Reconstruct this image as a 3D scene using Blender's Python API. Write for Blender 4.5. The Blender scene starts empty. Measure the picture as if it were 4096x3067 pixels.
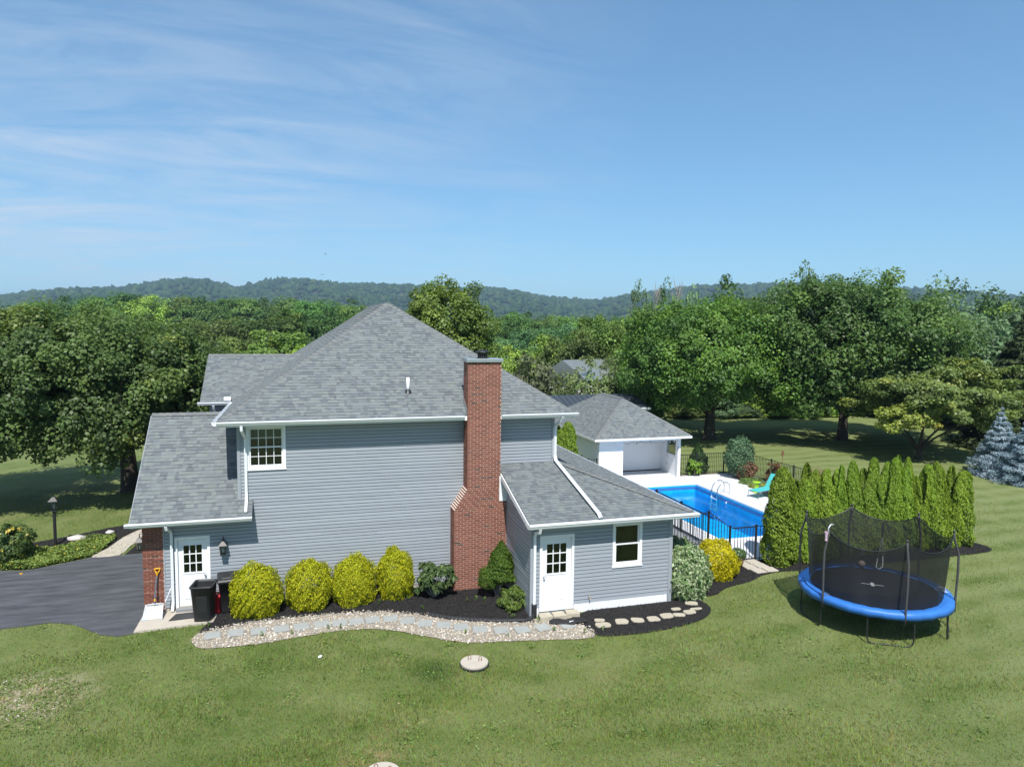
import bpy, math, random
import numpy as np
from mathutils import Vector, Matrix
random.seed(7)
SC = bpy.context.scene
COL = SC.collection
R_ = math.radians

# ------------------------------------------------------------------ camera
YAW, PITCH, ROLL, CAM, FPX = R_(16.6), R_(4.8), R_(0.6), Vector((0, -22, 8.45)), 2838.0
fwd = Vector((math.sin(YAW), math.cos(YAW), 0)); rgt = Vector((math.cos(YAW), -math.sin(YAW), 0)); upv = Vector((0, 0, 1))
f2 = fwd*math.cos(PITCH) - upv*math.sin(PITCH); u2 = upv*math.cos(PITCH) + fwd*math.sin(PITCH)
r3 = rgt*math.cos(ROLL) + u2*math.sin(ROLL); u3 = u2*math.cos(ROLL) - rgt*math.sin(ROLL)
cd = bpy.data.cameras.new('camera'); cam = bpy.data.objects.new('camera', cd); COL.objects.link(cam)
cd.sensor_width = 36; cd.lens = 36*FPX/4096; cd.clip_start = .1; cd.clip_end = 20000
M = Matrix((r3, u3, -f2)).transposed().to_4x4(); M.translation = CAM; cam.matrix_world = M
SC.camera = cam

# ------------------------------------------------------------------ sky, sun, exposure
SUN = Vector((.21, 1.0, -1.45)).normalized()          # direction the sunlight travels
elev = math.asin(-SUN.z); az = math.atan2(-SUN.x, -SUN.y)
w = bpy.data.worlds.new('World'); SC.world = w; w.use_nodes = True
nt = w.node_tree; nt.nodes.clear()
def N(t, typ, **kw):
    n = t.nodes.new(typ)
    for k, v in kw.items():
        if k == 'inp':
            for a, b in v.items(): n.inputs[a].default_value = b
        else: setattr(n, k, v)
    return n
sky = N(nt, 'ShaderNodeTexSky', sky_type='NISHITA', sun_disc=False, sun_elevation=elev, sun_rotation=az,
        altitude=200, air_density=1.0, dust_density=.12, ozone_density=3.2)
geo = N(nt, 'ShaderNodeTexCoord')
sep = N(nt, 'ShaderNodeSeparateXYZ'); nt.links.new(geo.outputs['Generated'], sep.inputs[0])
# cirrus: project the view direction on a high layer and stretch a noise there
mz = N(nt, 'ShaderNodeMath', operation='ADD', inp={1: .16}); nt.links.new(sep.outputs[2], mz.inputs[0])
dv = N(nt, 'ShaderNodeVectorMath', operation='DIVIDE'); cz = N(nt, 'ShaderNodeCombineXYZ')
for i in range(3): nt.links.new(mz.outputs[0], cz.inputs[i])
nt.links.new(geo.outputs['Generated'], dv.inputs[0]); nt.links.new(cz.outputs[0], dv.inputs[1])
mp = N(nt, 'ShaderNodeMapping', inp={'Location': (1.3, .4, 0), 'Rotation': (0, 0, R_(-38)), 'Scale': (.8, 2.0, 1)})
nt.links.new(dv.outputs[0], mp.inputs[0])
n1 = N(nt, 'ShaderNodeTexNoise', inp={'Scale': 1.15, 'Detail': 12, 'Roughness': .66, 'Distortion': 1.9}); nt.links.new(mp.outputs[0], n1.inputs[0])
mp2 = N(nt, 'ShaderNodeMapping', inp={'Location': (.2, 2.2, 0), 'Scale': (.7, .7, 1)}); nt.links.new(dv.outputs[0], mp2.inputs[0])
n2 = N(nt, 'ShaderNodeTexNoise', inp={'Scale': .8, 'Detail': 3}); nt.links.new(mp2.outputs[0], n2.inputs[0])
r1 = N(nt, 'ShaderNodeMapRange', inp={1: .33, 2: .66}); nt.links.new(n1.outputs[0], r1.inputs[0])
# the cirrus bank stands to the west (left), thinning eastwards
wx = N(nt, 'ShaderNodeMapRange', inp={1: .44, 2: -.25, 3: .03, 4: 1.0}); nt.links.new(sep.outputs[0], wx.inputs[0])
m1 = N(nt, 'ShaderNodeMath', operation='MULTIPLY'); nt.links.new(r1.outputs[0], m1.inputs[0]); nt.links.new(wx.outputs[0], m1.inputs[1])
r2 = N(nt, 'ShaderNodeMapRange', inp={1: .32, 2: .58, 3: .12, 4: 1}); nt.links.new(n2.outputs[0], r2.inputs[0])
m2 = N(nt, 'ShaderNodeMath', operation='MULTIPLY', use_clamp=True); nt.links.new(m1.outputs[0], m2.inputs[0]); nt.links.new(r2.outputs[0], m2.inputs[1])
m3 = N(nt, 'ShaderNodeMath', operation='MULTIPLY', inp={1: .95}); nt.links.new(m2.outputs[0], m3.inputs[0])
mixc = N(nt, 'ShaderNodeMix', data_type='RGBA'); nt.links.new(m3.outputs[0], mixc.inputs[0])
gam = N(nt, 'ShaderNodeGamma', inp={1: .68}); nt.links.new(sky.outputs[0], gam.inputs[0])
tint = N(nt, 'ShaderNodeVectorMath', operation='MULTIPLY', inp={1: (.80, 1.21, 1.47)}); nt.links.new(gam.outputs[0], tint.inputs[0])
nt.links.new(tint.outputs[0], mixc.inputs[6]); mixc.inputs[7].default_value = (3.9, 4.5, 5.3, 1)
bgn = N(nt, 'ShaderNodeBackground', inp={'Strength': .123}); nt.links.new(mixc.outputs[2], bgn.inputs[0])
out = N(nt, 'ShaderNodeOutputWorld'); nt.links.new(bgn.outputs[0], out.inputs[0])
sd = bpy.data.lights.new('sun', 'SUN'); sd.energy = 4.8; sd.angle = R_(.53); sd.color = (1, .955, .89)
so = bpy.data.objects.new('sun', sd); COL.objects.link(so); so.rotation_euler = SUN.to_track_quat('-Z', 'Y').to_euler()
SC.view_settings.view_transform = 'Standard'; SC.view_settings.look = 'None'
SC.view_settings.exposure = 0.45; SC.view_settings.gamma = 1
SC.cycles.use_denoising = True
SC.cycles.max_bounces = 8; SC.cycles.transparent_max_bounces = 16; SC.cycles.volume_bounces = 0
SC.cycles.diffuse_bounces = 3; SC.cycles.glossy_bounces = 3; SC.cycles.caustics_reflective = False; SC.cycles.caustics_refractive = False

# ------------------------------------------------------------------ helpers: objects
def link(name, me, mat=None, parent=None):
    o = bpy.data.objects.new(name, me); COL.objects.link(o)
    if mat is not None and me is not None and len(me.materials) == 0: me.materials.append(mat)
    if parent is not None:
        o.parent = parent; o.matrix_parent_inverse = Matrix.Translation(parent['_l'] if '_l' in parent else parent.location).inverted()
    return o
def thing(name, label, cat, loc=(0, 0, 0), group=None):
    o = bpy.data.objects.new(name, None); COL.objects.link(o); o.location = loc; o.empty_display_size = .2
    return tag(o, label, cat, group)
def tag(o, label=None, cat=None, group=None, kind=None):
    if label: o['label'] = label
    if cat: o['category'] = cat
    if group: o['group'] = group
    if kind: o['kind'] = kind
    return o
def dup(o, parent=None):
    c = o.copy(); COL.objects.link(c)
    if parent is not None: c.parent = parent
    for ch in list(o.children): dup(ch, c)
    return c
ORD = ['', 'first', 'second', 'third', 'fourth', 'fifth', 'sixth', 'seventh', 'eighth', 'ninth', 'tenth', 'eleventh', 'twelfth', 'thirteenth',
       'fourteenth', 'fifteenth', 'sixteenth', 'seventeenth', 'eighteenth', 'nineteenth', 'twentieth', 'twenty-first', 'twenty-second', 'twenty-third', 'twenty-fourth', 'twenty-fifth']

class MB:
    """collects polygons of ONE piece; build() links them as one mesh object"""
    def __init__(s): s.v = []; s.f = []; s.c = []
    def poly(s, pts, col=None):
        n = len(s.v); s.v += [tuple(p) for p in pts]; s.f.append(tuple(range(n, n+len(pts)))); s.c.append(col)
    def hexa(s, p, col=None):   # 8 points: bottom ring 0-3 ccw, top ring 4-7
        n = len(s.v); s.v += [tuple(q) for q in p]
        for f in ((3, 2, 1, 0), (4, 5, 6, 7), (0, 1, 5, 4), (1, 2, 6, 5), (2, 3, 7, 6), (3, 0, 4, 7)):
            s.f.append(tuple(n+i for i in f)); s.c.append(col)
        return s
    def box(s, x0, x1, y0, y1, z0, z1, col=None):
        return s.hexa([(x0, y0, z0), (x1, y0, z0), (x1, y1, z0), (x0, y1, z0), (x0, y0, z1), (x1, y0, z1), (x1, y1, z1), (x0, y1, z1)], col)
    def prism(s, ring, d, col=None):   # ring of points, extruded by vector d
        n = len(ring); k = len(s.v); d = Vector(d)
        s.v += [tuple(p) for p in ring] + [tuple(Vector(p)+d) for p in ring]
        s.f.append(tuple(range(k+n-1, k-1, -1))); s.f.append(tuple(range(k+n, k+2*n))); s.c += [col, col]
        for i in range(n):
            j = (i+1) % n; s.f.append((k+i, k+j, k+n+j, k+n+i)); s.c.append(col)
        return s
    def tube(s, path, r, n=8, col=None, caps=True, twist=0.):
        path = [Vector(p) for p in path]; rs = r if isinstance(r, (list, tuple)) else [r]*len(path)
        k0 = len(s.v); ref = None
        for i, p in enumerate(path):
            t = (path[min(i+1, len(path)-1)] - path[max(i-1, 0)]).normalized()
            if ref is None: ref = Vector((0, 0, 1)) if abs(t.z) < .9 else Vector((0, 1, 0))
            a = (ref - t*ref.dot(t)).normalized(); b = t.cross(a); ref = a
            for j in range(n):
                th = 2*math.pi*(j+twist)/n
                s.v.append(tuple(p + (a*math.cos(th) + b*math.sin(th))*rs[i]))
        for i in range(len(path)-1):
            for j in range(n):
                q = k0+i*n; s.f.append((q+j, q+(j+1) % n, q+n+(j+1) % n, q+n+j)); s.c.append(col)
        if caps:
            s.f.append(tuple(range(k0+n-1, k0-1, -1))); e = k0+(len(path)-1)*n; s.f.append(tuple(range(e, e+n))); s.c += [col, col]
        return s
    def lathe(s, prof, c=(0, 0, 0), n=16, col=None):
        k0 = len(s.v)
        for (r, z) in prof:
            for j in range(n):
                th = 2*math.pi*j/n; s.v.append((c[0]+r*math.cos(th), c[1]+r*math.sin(th), c[2]+z))
        for i in range(len(prof)-1):
            for j in range(n):
                q = k0+i*n; s.f.append((q+j, q+(j+1) % n, q+n+(j+1) % n, q+n+j)); s.c.append(col)
        return s
    def build(s, name, mat, parent=None, smooth=False, bevel=0):
        me = bpy.data.meshes.new(name); me.from_pydata(s.v, [], s.f)
        if any(c is not None for c in s.c):
            a = me.attributes.new('Col', 'FLOAT_COLOR', 'FACE')
            a.data.foreach_set('color', np.array([(*(c or (.5, .5, .5)), 1.) for c in s.c], dtype=np.float32).ravel())
        if smooth: me.polygons.foreach_set('use_smooth', [True]*len(me.polygons))
        o = link(name, me, mat, parent)
        if bevel:
            b = o.modifiers.new('bevel', 'BEVEL'); b.width = bevel; b.segments = 2; b.limit_method = 'ANGLE'
        return o

def np_mesh(name, V, F, cols=None, smooth=False):
    """fast mesh from arrays: V (n,3), F (m,k)"""
    me = bpy.data.meshes.new(name); V = np.asarray(V, np.float32); F = np.asarray(F, np.int32); m, k = F.shape
    me.vertices.add(len(V)); me.vertices.foreach_set('co', V.ravel())
    me.loops.add(m*k); me.loops.foreach_set('vertex_index', F.ravel())
    me.polygons.add(m); me.polygons.foreach_set('loop_start', np.arange(0, m*k, k, dtype=np.int32))
    if smooth: me.polygons.foreach_set('use_smooth', np.ones(m, bool))
    me.update(calc_edges=True)
    if cols is not None:
        a = me.attributes.new('Col', 'FLOAT_COLOR', 'FACE')
        c4 = np.ones((m, 4), np.float32); c4[:, :3] = cols; a.data.foreach_set('color', c4.ravel())
    return me
def unit(a): return a/np.maximum(np.linalg.norm(a, axis=-1, keepdims=True), 1e-9)
LEAFK = 1.36
def leaf_mesh(name, P, Nn, size, asp, cols, rng, along=None):
    n = len(P); Nn = unit(Nn)
    t = rng.normal(size=(n, 3)) if along is None else along
    t = unit(t - Nn*np.sum(t*Nn, 1, keepdims=True)); b = np.cross(Nn, t)
    size = np.asarray(size).reshape(-1, 1)*np.ones((n, 1)); c = Nn*size*.18
    V = np.stack([P - t*size*.5, P + b*size*asp*.5 + c, P + t*size*.5, P - b*size*asp*.5 + c], 1).reshape(-1, 3)
    return np_mesh(name, V, np.arange(4*n).reshape(n, 4), cols)
def pick_cols(rng, n, pal, jit=.12):
    pal = np.array(pal, float); w_ = pal[:, 3]/pal[:, 3].sum(); c = pal[rng.choice(len(pal), n, p=w_), :3]
    return np.clip(c*(1 + rng.normal(size=(n, 1))*jit), .002, 1)
ICO = None
def ico():
    g = (1+5**.5)/2
    v = np.array([(-1, g, 0), (1, g, 0), (-1, -g, 0), (1, -g, 0), (0, -1, g), (0, 1, g), (0, -1, -g), (0, 1, -g), (g, 0, -1), (g, 0, 1), (-g, 0, -1), (-g, 0, 1)], float)
    f = np.array([(0, 11, 5), (0, 5, 1), (0, 1, 7), (0, 7, 10), (0, 10, 11), (1, 5, 9), (5, 11, 4), (11, 10, 2), (10, 7, 6), (7, 1, 8), (3, 9, 4), (3, 4, 2), (3, 2, 6), (3, 6, 8), (3, 8, 9), (4, 9, 5), (2, 4, 11), (6, 2, 10), (8, 6, 7), (9, 8, 1)])
    return unit(v), f
def blobs(name, P, S, cols, rng, smooth=False, jit=.18):
    """many small stones / chips / far crowns in one mesh; P (n,3), S (n,3)"""
    v, f = ico(); n = len(P); th = rng.uniform(0, 6.28, n); cs, sn = np.cos(th), np.sin(th)
    vv = v[None]*(1+rng.normal(size=(n, 12, 1))*jit)*S[:, None]
    x = vv[..., 0]*cs[:, None] - vv[..., 1]*sn[:, None]; y = vv[..., 0]*sn[:, None] + vv[..., 1]*cs[:, None]
    V = np.stack([x, y, vv[..., 2]], -1) + P[:, None]
    F = f[None] + (np.arange(n)*12)[:, None, None]
    return np_mesh(name, V.reshape(-1, 3), F.reshape(-1, 3), np.repeat(cols, 20, 0), smooth)

# ------------------------------------------------------------------ helpers: materials
def mat(name, col=(.5, .5, .5), rough=.7, metal=0., noise=0., nscale=8., bump=0., bscale=60., attr=False, spec=.5, trans=0., objrand=0., coat=0., stretch=None, thue=.485):
    m = bpy.data.materials.new(name); m.use_nodes = True; t = m.node_tree; b = t.nodes['Principled BSDF']
    b.inputs['Roughness'].default_value = rough; b.inputs['Metallic'].default_value = metal
    b.inputs['Specular IOR Level'].default_value = spec; b.inputs['Coat Weight'].default_value = coat
    ge = N(t, 'ShaderNodeNewGeometry'); pos = ge.outputs['Position']
    if stretch:
        ms = N(t, 'ShaderNodeMapping', inp={'Scale': stretch}); t.links.new(pos, ms.inputs[0]); pos = ms.outputs[0]
    if attr:
        a = N(t, 'ShaderNodeAttribute', attribute_name='Col'); c = a.outputs['Color']
    else:
        rg = N(t, 'ShaderNodeRGB'); rg.outputs[0].default_value = (*col, 1); c = rg.outputs[0]
    if noise:
        nz = N(t, 'ShaderNodeTexNoise', inp={'Scale': nscale, 'Detail': 6, 'Roughness': .65}); t.links.new(pos, nz.inputs[0])
        mr = N(t, 'ShaderNodeMapRange', inp={1: .25, 2: .75, 3: 1-noise, 4: 1+noise}); t.links.new(nz.outputs[0], mr.inputs[0])
        vm = N(t, 'ShaderNodeVectorMath', operation='SCALE'); t.links.new(c, vm.inputs[0]); t.links.new(mr.outputs[0], vm.inputs['Scale']); c = vm.outputs[0]
    if objrand:
        oi = N(t, 'ShaderNodeObjectInfo'); hs = N(t, 'ShaderNodeHueSaturation')
        m1_ = N(t, 'ShaderNodeMapRange', inp={3: .5-.014*objrand, 4: .5+.02*objrand}); t.links.new(oi.outputs['Random'], m1_.inputs[0]); t.links.new(m1_.outputs[0], hs.inputs['Hue'])
        mm = N(t, 'ShaderNodeMath', operation='FRACT'); m5 = N(t, 'ShaderNodeMath', operation='MULTIPLY', inp={1: 7.31}); t.links.new(oi.outputs['Random'], m5.inputs[0]); t.links.new(m5.outputs[0], mm.inputs[0])
        m2_ = N(t, 'ShaderNodeMapRange', inp={3: 1-.3*objrand, 4: 1+.3*objrand}); t.links.new(mm.outputs[0], m2_.inputs[0]); t.links.new(m2_.outputs[0], hs.inputs['Value'])
        t.links.new(c, hs.inputs['Color']); c = hs.outputs[0]
    t.links.new(c, b.inputs['Base Color'])
    if bump:
        nb = N(t, 'ShaderNodeTexNoise', inp={'Scale': bscale, 'Detail': 4, 'Roughness': .7}); t.links.new(pos, nb.inputs[0])
        bp = N(t, 'ShaderNodeBump', inp={'Strength': bump, 'Distance': .02}); t.links.new(nb.outputs[0], bp.inputs['Height']); t.links.new(bp.outputs[0], b.inputs['Normal'])
    if trans:
        tr = N(t, 'ShaderNodeBsdfTranslucent'); mx = N(t, 'ShaderNodeMixShader', inp={0: trans}); o = t.nodes['Material Output']
        hs = N(t, 'ShaderNodeHueSaturation', inp={'Hue': thue, 'Saturation': 1.15, 'Value': 1.3}); t.links.new(c, hs.inputs['Color']); t.links.new(hs.outputs[0], tr.inputs[0])
        t.links.new(b.outputs[0], mx.inputs[1]); t.links.new(tr.outputs[0], mx.inputs[2]); t.links.new(mx.outputs[0], o.inputs[0])
    return m
def lawn_mat(name, blades=False):
    m = bpy.data.materials.new(name); m.use_nodes = True; t = m.node_tree; b = t.nodes['Principled BSDF']; b.inputs['Roughness'].default_value = .8; b.inputs['Specular IOR Level'].default_value = .25
    g = N(t, 'ShaderNodeNewGeometry'); pos = g.outputs['Position']; L = t.links.new
    fl = N(t, 'ShaderNodeVectorMath', operation='MULTIPLY', inp={1: (1, 1, 0)}); L(pos, fl.inputs[0]); p = fl.outputs[0]
    def noise(sc, det, lo, hi, rough=.6, vec=p, dist=0.):
        n = N(t, 'ShaderNodeTexNoise', inp={'Scale': sc, 'Detail': det, 'Roughness': rough, 'Distortion': dist}); L(vec, n.inputs[0])
        r = N(t, 'ShaderNodeMapRange', inp={1: lo, 2: hi}); L(n.outputs[0], r.inputs[0]); return r.outputs[0]
    def mix(f, a, bb):
        x = N(t, 'ShaderNodeMix', data_type='RGBA')
        if isinstance(f, float): x.inputs[0].default_value = f
        else: L(f, x.inputs[0])
        for i, q in ((6, a), (7, bb)):
            if isinstance(q, tuple): x.inputs[i].default_value = (*q, 1)
            else: L(q, x.inputs[i])
        return x.outputs[2]
    def math_(op, a, bb, clamp=False):
        x = N(t, 'ShaderNodeMath', operation=op, use_clamp=clamp)
        for i, q in ((0, a), (1, bb)):
            if isinstance(q, (int, float)): x.inputs[i].default_value = q
            else: L(q, x.inputs[i])
        return x.outputs[0]
    c = mix(noise(.35, 6, .36, .64, .7), (.085, .136, .028), (.190, .224, .074))
    c = mix(noise(2.2, 6, .35, .75), c, (.138, .186, .050))
    # dry, yellowish areas
    c = mix(math_('MULTIPLY', noise(.55, 7, .52, .72, .7), .62), c, (.255, .240, .118))
    c = mix(math_('MULTIPLY', noise(.22, 3, .5, .7, .5), .4), c, (.19, .22, .07))
    c = mix(math_('MULTIPLY', noise(1.3, 8, .56, .76, .78), .6), c, (.066, .118, .024))
    c = mix(math_('MULTIPLY', noise(3.7, 8, .55, .75, .8), .6), c, (.27, .26, .12))
    # mowing lanes on the side lawn, along x
    sp = N(t, 'ShaderNodeSeparateXYZ'); L(p, sp.inputs[0])
    wob = noise(.16, 4, 0., 1.)
    ph = math_('ADD', math_('MULTIPLY', sp.outputs[1], 4.6), math_('MULTIPLY', wob, 11.))
    lane = math_('MULTIPLY_ADD', math_('SINE', ph, 0), .5); lane.node.inputs[2].default_value = .5
    rx = N(t, 'ShaderNodeMapRange', inp={1: 8, 2: 22, 3: .06, 4: .9}); L(sp.outputs[0], rx.inputs[0])
    c = mix(math_('MULTIPLY', lane, rx.outputs[0]), c, (.205, .245, .098))
    # broad soft arcs left by the mower on the front lawn
    va = N(t, 'ShaderNodeVectorMath', operation='SUBTRACT', inp={1: (8.5, 3.5, 0)}); L(p, va.inputs[0]); la = N(t, 'ShaderNodeVectorMath', operation='LENGTH'); L(va.outputs[0], la.inputs[0])
    arc = math_('MULTIPLY_ADD', math_('SINE', math_('ADD', math_('MULTIPLY', la.outputs['Value'], 4.4), math_('MULTIPLY', noise(.3, 3, 0., 1.), 6.)), 0), .5); arc.node.inputs[2].default_value = .5
    c = mix(math_('MULTIPLY', math_('MULTIPLY', arc, noise(.28, 3, .35, .65)), .6), c, (.215, .25, .10))
    # worn gravelly patch beside the driveway
    def spot(cx_, cy_, rx_, ry_, soft=.5):
        v = N(t, 'ShaderNodeVectorMath', operation='SUBTRACT', inp={1: (cx_, cy_, 0)}); L(p, v.inputs[0])
        v2 = N(t, 'ShaderNodeVectorMath', operation='MULTIPLY', inp={1: (1/rx_, 1/ry_, 0)}); L(v.outputs[0], v2.inputs[0])
        ln = N(t, 'ShaderNodeVectorMath', operation='LENGTH'); L(v2.outputs[0], ln.inputs[0])
        r = N(t, 'ShaderNodeMapRange', inp={1: 1, 2: 1-soft}); L(ln.outputs['Value'], r.inputs[0]); return r.outputs[0]
    for (cx_, cy_, rx_, ry_, k, colr) in ((-5.9, -4.3, 1.7, 1.6, 1.5, (.36, .31, .20)), (3.5, -5.9, 1.2, .8, .5, (.25, .235, .11)), (1.2, -8.6, .9, .5, .7, (.36, .27, .16)), (2.2, -7.6, 1.0, .5, .5, (.27, .23, .12)), (5.6, -7.4, 1.6, .8, .4, (.24, .215, .11))):
        s_ = math_('MULTIPLY', spot(cx_, cy_, rx_, ry_, .8), math_('MULTIPLY', noise(2.6, 6, .44, .62, .75), k), True)
        c = mix(s_, c, colr)
    s_ = math_('MULTIPLY', spot(3.0, -5.6, .75, .9, .7), .75, True); c = mix(s_, c, (.055, .10, .022))
    fine = noise(55 if not blades else 30, 3, .25, .75); f2_ = N(t, 'ShaderNodeMapRange', inp={3: .50, 4: 1.30}); L(fine, f2_.inputs[0])
    vm = N(t, 'ShaderNodeVectorMath', operation='SCALE'); L(c, vm.inputs[0]); L(f2_.outputs[0], vm.inputs['Scale']); c = vm.outputs[0]
    if blades:
        a = N(t, 'ShaderNodeAttribute', attribute_name='Col'); mm = N(t, 'ShaderNodeVectorMath', operation='MULTIPLY'); L(c, mm.inputs[0]); L(a.outputs['Color'], mm.inputs[1]); c = mm.outputs[0]
        tr = N(t, 'ShaderNodeBsdfTranslucent'); mx = N(t, 'ShaderNodeMixShader', inp={0: .3}); L(c, tr.inputs[0]); L(b.outputs[0], mx.inputs[1]); L(tr.outputs[0], mx.inputs[2]); L(mx.outputs[0], t.nodes['Material Output'].inputs[0])
    else:
        nb = N(t, 'ShaderNodeTexNoise', inp={'Scale': 40, 'Detail': 5, 'Roughness': .8}); L(p, nb.inputs[0])
        bp = N(t, 'ShaderNodeBump', inp={'Strength': .8, 'Distance': .04}); L(nb.outputs[0], bp.inputs['Height']); L(bp.outputs[0], b.inputs['Normal'])
    L(c, b.inputs['Base Color']); return m
def mixglass(name, tint, refl=.05, rough=.0, wave=0.):
    m = bpy.data.materials.new(name); m.use_nodes = True; t = m.node_tree; t.nodes.clear()
    tr = N(t, 'ShaderNodeBsdfTransparent', inp={0: (*tint, 1)}); gl = N(t, 'ShaderNodeBsdfGlossy', inp={0: (1, 1, 1, 1), 'Roughness': rough})
    fr = N(t, 'ShaderNodeFresnel', inp={0: 1.33 + refl}); mx = N(t, 'ShaderNodeMixShader'); o = N(t, 'ShaderNodeOutputMaterial')
    if wave:
        ge = N(t, 'ShaderNodeNewGeometry'); nz = N(t, 'ShaderNodeTexNoise', inp={'Scale': 2.4, 'Detail': 4, 'Distortion': .6}); t.links.new(ge.outputs['Position'], nz.inputs[0])
        bp = N(t, 'ShaderNodeBump', inp={'Strength': wave, 'Distance': .05}); t.links.new(nz.outputs[0], bp.inputs['Height']); t.links.new(bp.outputs[0], gl.inputs['Normal']); t.links.new(bp.outputs[0], fr.inputs['Normal'])
    t.links.new(fr.outputs[0], mx.inputs[0]); t.links.new(tr.outputs[0], mx.inputs[1]); t.links.new(gl.outputs[0], mx.inputs[2]); t.links.new(mx.outputs[0], o.inputs[0]); return m
def netmat(name, col, cover):
    m = bpy.data.materials.new(name); m.use_nodes = True; t = m.node_tree; b = t.nodes['Principled BSDF']; b.inputs['Base Color'].default_value = (*col, 1); b.inputs['Roughness'].default_value = .6
    tr = N(t, 'ShaderNodeBsdfTransparent'); mx = N(t, 'ShaderNodeMixShader', inp={0: cover}); t.links.new(tr.outputs[0], mx.inputs[1]); t.links.new(b.outputs[0], mx.inputs[2]); t.links.new(mx.outputs[0], t.nodes['Material Output'].inputs[0]); return m

MT = dict(
    lawn=lawn_mat('lawn'), blade=lawn_mat('grass_blades', True),
    siding=mat('vinyl_siding', (.300, .331, .370), .45, noise=.07, nscale=1.6, stretch=(.4, 1, 6), bump=.04, bscale=30, objrand=.2),
    trimgrey=mat('grey_trim', (.29, .315, .35), .45, noise=.05),
    white=mat('white_paint', (.78, .80, .82), .4, noise=.03, nscale=3), gutter=mat('white_aluminium', (.72, .75, .78), .35, noise=.06, nscale=4, stretch=(1, 6, 6)),
    shingle=mat('asphalt_shingle', attr=True, rough=.92, noise=.14, nscale=90, bump=.5, bscale=220, spec=.25),
    deckroof=mat('roof_underlay', (.13, .14, .15), .9, noise=.2, nscale=20, spec=.2),
    brick=mat('brick', attr=True, rough=.85, noise=.16, nscale=40, bump=.35, bscale=120, spec=.3), mortar=mat('mortar', (.44, .32, .26), .95, noise=.12, nscale=30, spec=.2),
    metal=mat('galvanised', (.42, .46, .48), .38, .7, noise=.08, nscale=6), black=mat('black_metal', (.018, .019, .021), .45, noise=.1), blackplastic=mat('black_plastic', (.016, .017, .019), .5, noise=.25, nscale=5, bump=.1, bscale=80),
    dark=mat('interior', (.05, .055, .045), .9), inter=mat('interior_wall', (.34, .34, .30), .9), blind=mat('blind', (.55, .56, .52), .8),
    glass=mixglass('window_glass', (.62, .68, .66), .22), chrome=mat('chrome', (.7, .7, .7), .15, 1.), clear=mixglass('lamp_glass', (.85, .86, .84), .15),
    asphalt=mat('asphalt', (.066, .071, .081), .8, noise=.6, nscale=2.4, bump=.35, bscale=90, stretch=(.32, 1.6, 1)),
    concrete=mat('concrete', (.43, .39, .33), .9, noise=.1, nscale=4, bump=.15, bscale=60), deckc=mat('pool_concrete', (.58, .59, .61), .75, noise=.08, nscale=1.2, bump=.05, bscale=40),
    mulch=mat('mulch', (.028, .027, .027), .95, noise=.5, nscale=45, bump=1., bscale=70, spec=.15), chip=mat('mulch_chips', attr=True, rough=.95, spec=.15),
    pebble=mat('pebbles', attr=True, rough=.8, noise=.08, nscale=40), gravelbed=mat('gravel_bed', (.30, .26, .21), .95, noise=.35, nscale=40, bump=.6, bscale=60),
    slate=mat('grey_paver', (.30, .315, .305), .85, noise=.1, nscale=6, bump=.1, bscale=50), sand=mat('tan_stone', (.40, .36, .28), .9, noise=.15, nscale=9, bump=.3, bscale=40),
    leaf=mat('maple_leaf', attr=True, rough=.5, spec=.4, trans=.36), leafbg=mat('wood_leaf', attr=True, rough=.6, spec=.3, trans=.34, objrand=1.), needle=mat('needles', attr=True, rough=.6, spec=.3, trans=.26), gold=mat('gold_foliage', attr=True, rough=.6, spec=.3, trans=.3, thue=.508),
    arb=mat('arborvitae_sprays', attr=True, rough=.6, spec=.3, trans=.26, objrand=.55),
    bark=mat('bark', (.055, .045, .036), .95, noise=.35, nscale=9, bump=.8, bscale=25, stretch=(3, 3, .7)), palebark=mat('pale_bark', (.25, .24, .22), .95, noise=.3, nscale=9),
    liner=mat('pool_liner', (.004, .42, .80), .5, noise=.28, nscale=1.6), water=mixglass('pool_water', (.5, .93, 1.), .0, .01, .3),
    blue=mat('blue_pad', (.030, .16, .52), .5, noise=.12, nscale=5, bump=.3, bscale=9), net=netmat('net', (.010, .010, .013), .74), mat_=mat('jump_mat', (.012, .013, .018), .55, noise=.1, bump=.1),
    pole=mat('grey_sleeve', (.055, .055, .058), .8, noise=.3, nscale=30), red=mat('red_plastic', (.42, .012, .02), .4), yellow=mat('yellow_plastic', (.72, .36, .02), .4), alu=mat('aluminium', (.68, .70, .72), .42, .45, noise=.1), shaft=mat('grey_shaft', (.12, .14, .18), .4),
    woodgrey=mat('grey_composite', (.20, .21, .22), .7, noise=.12, nscale=5, stretch=(1, 8, 8)), teal=mat('teal_sling', (.06, .42, .42), .6), lime=mat('lime_plastic', (.36, .62, .03), .4), terracotta=mat('glazed_pot', (.22, .12, .06), .35, noise=.3, nscale=10),
    ledge=mat('mortar_wash', (.58, .47, .41), .9, noise=.12, nscale=20), haze=None, mauve=mat('ball', (.20, .15, .15), .6), pink=mat('hoop_net', (.55, .40, .48), .7), fabric=mat('black_fabric', (.013, .013, .015), .7, bump=.6, bscale=9), whiteprint=mat('white_print', (.75, .78, .8), .6),
    petal=mat('petals', attr=True, rough=.6, trans=.2), metalroof=mat('dark_metal_roof', (.045, .055, .065), .4, noise=.1), paleshed=mat('pale_wall', (.42, .46, .48), .8), rust=mat('rust', (.18, .07, .04), .8),
    cover=mat('ground_cover', attr=True, rough=.6, trans=.2), hillmat=mat('hill_floor', (.024, .042, .020), .95, noise=.3, nscale=.03), far=mat('far_canopy', attr=True, rough=.9, spec=.1),
)
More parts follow.
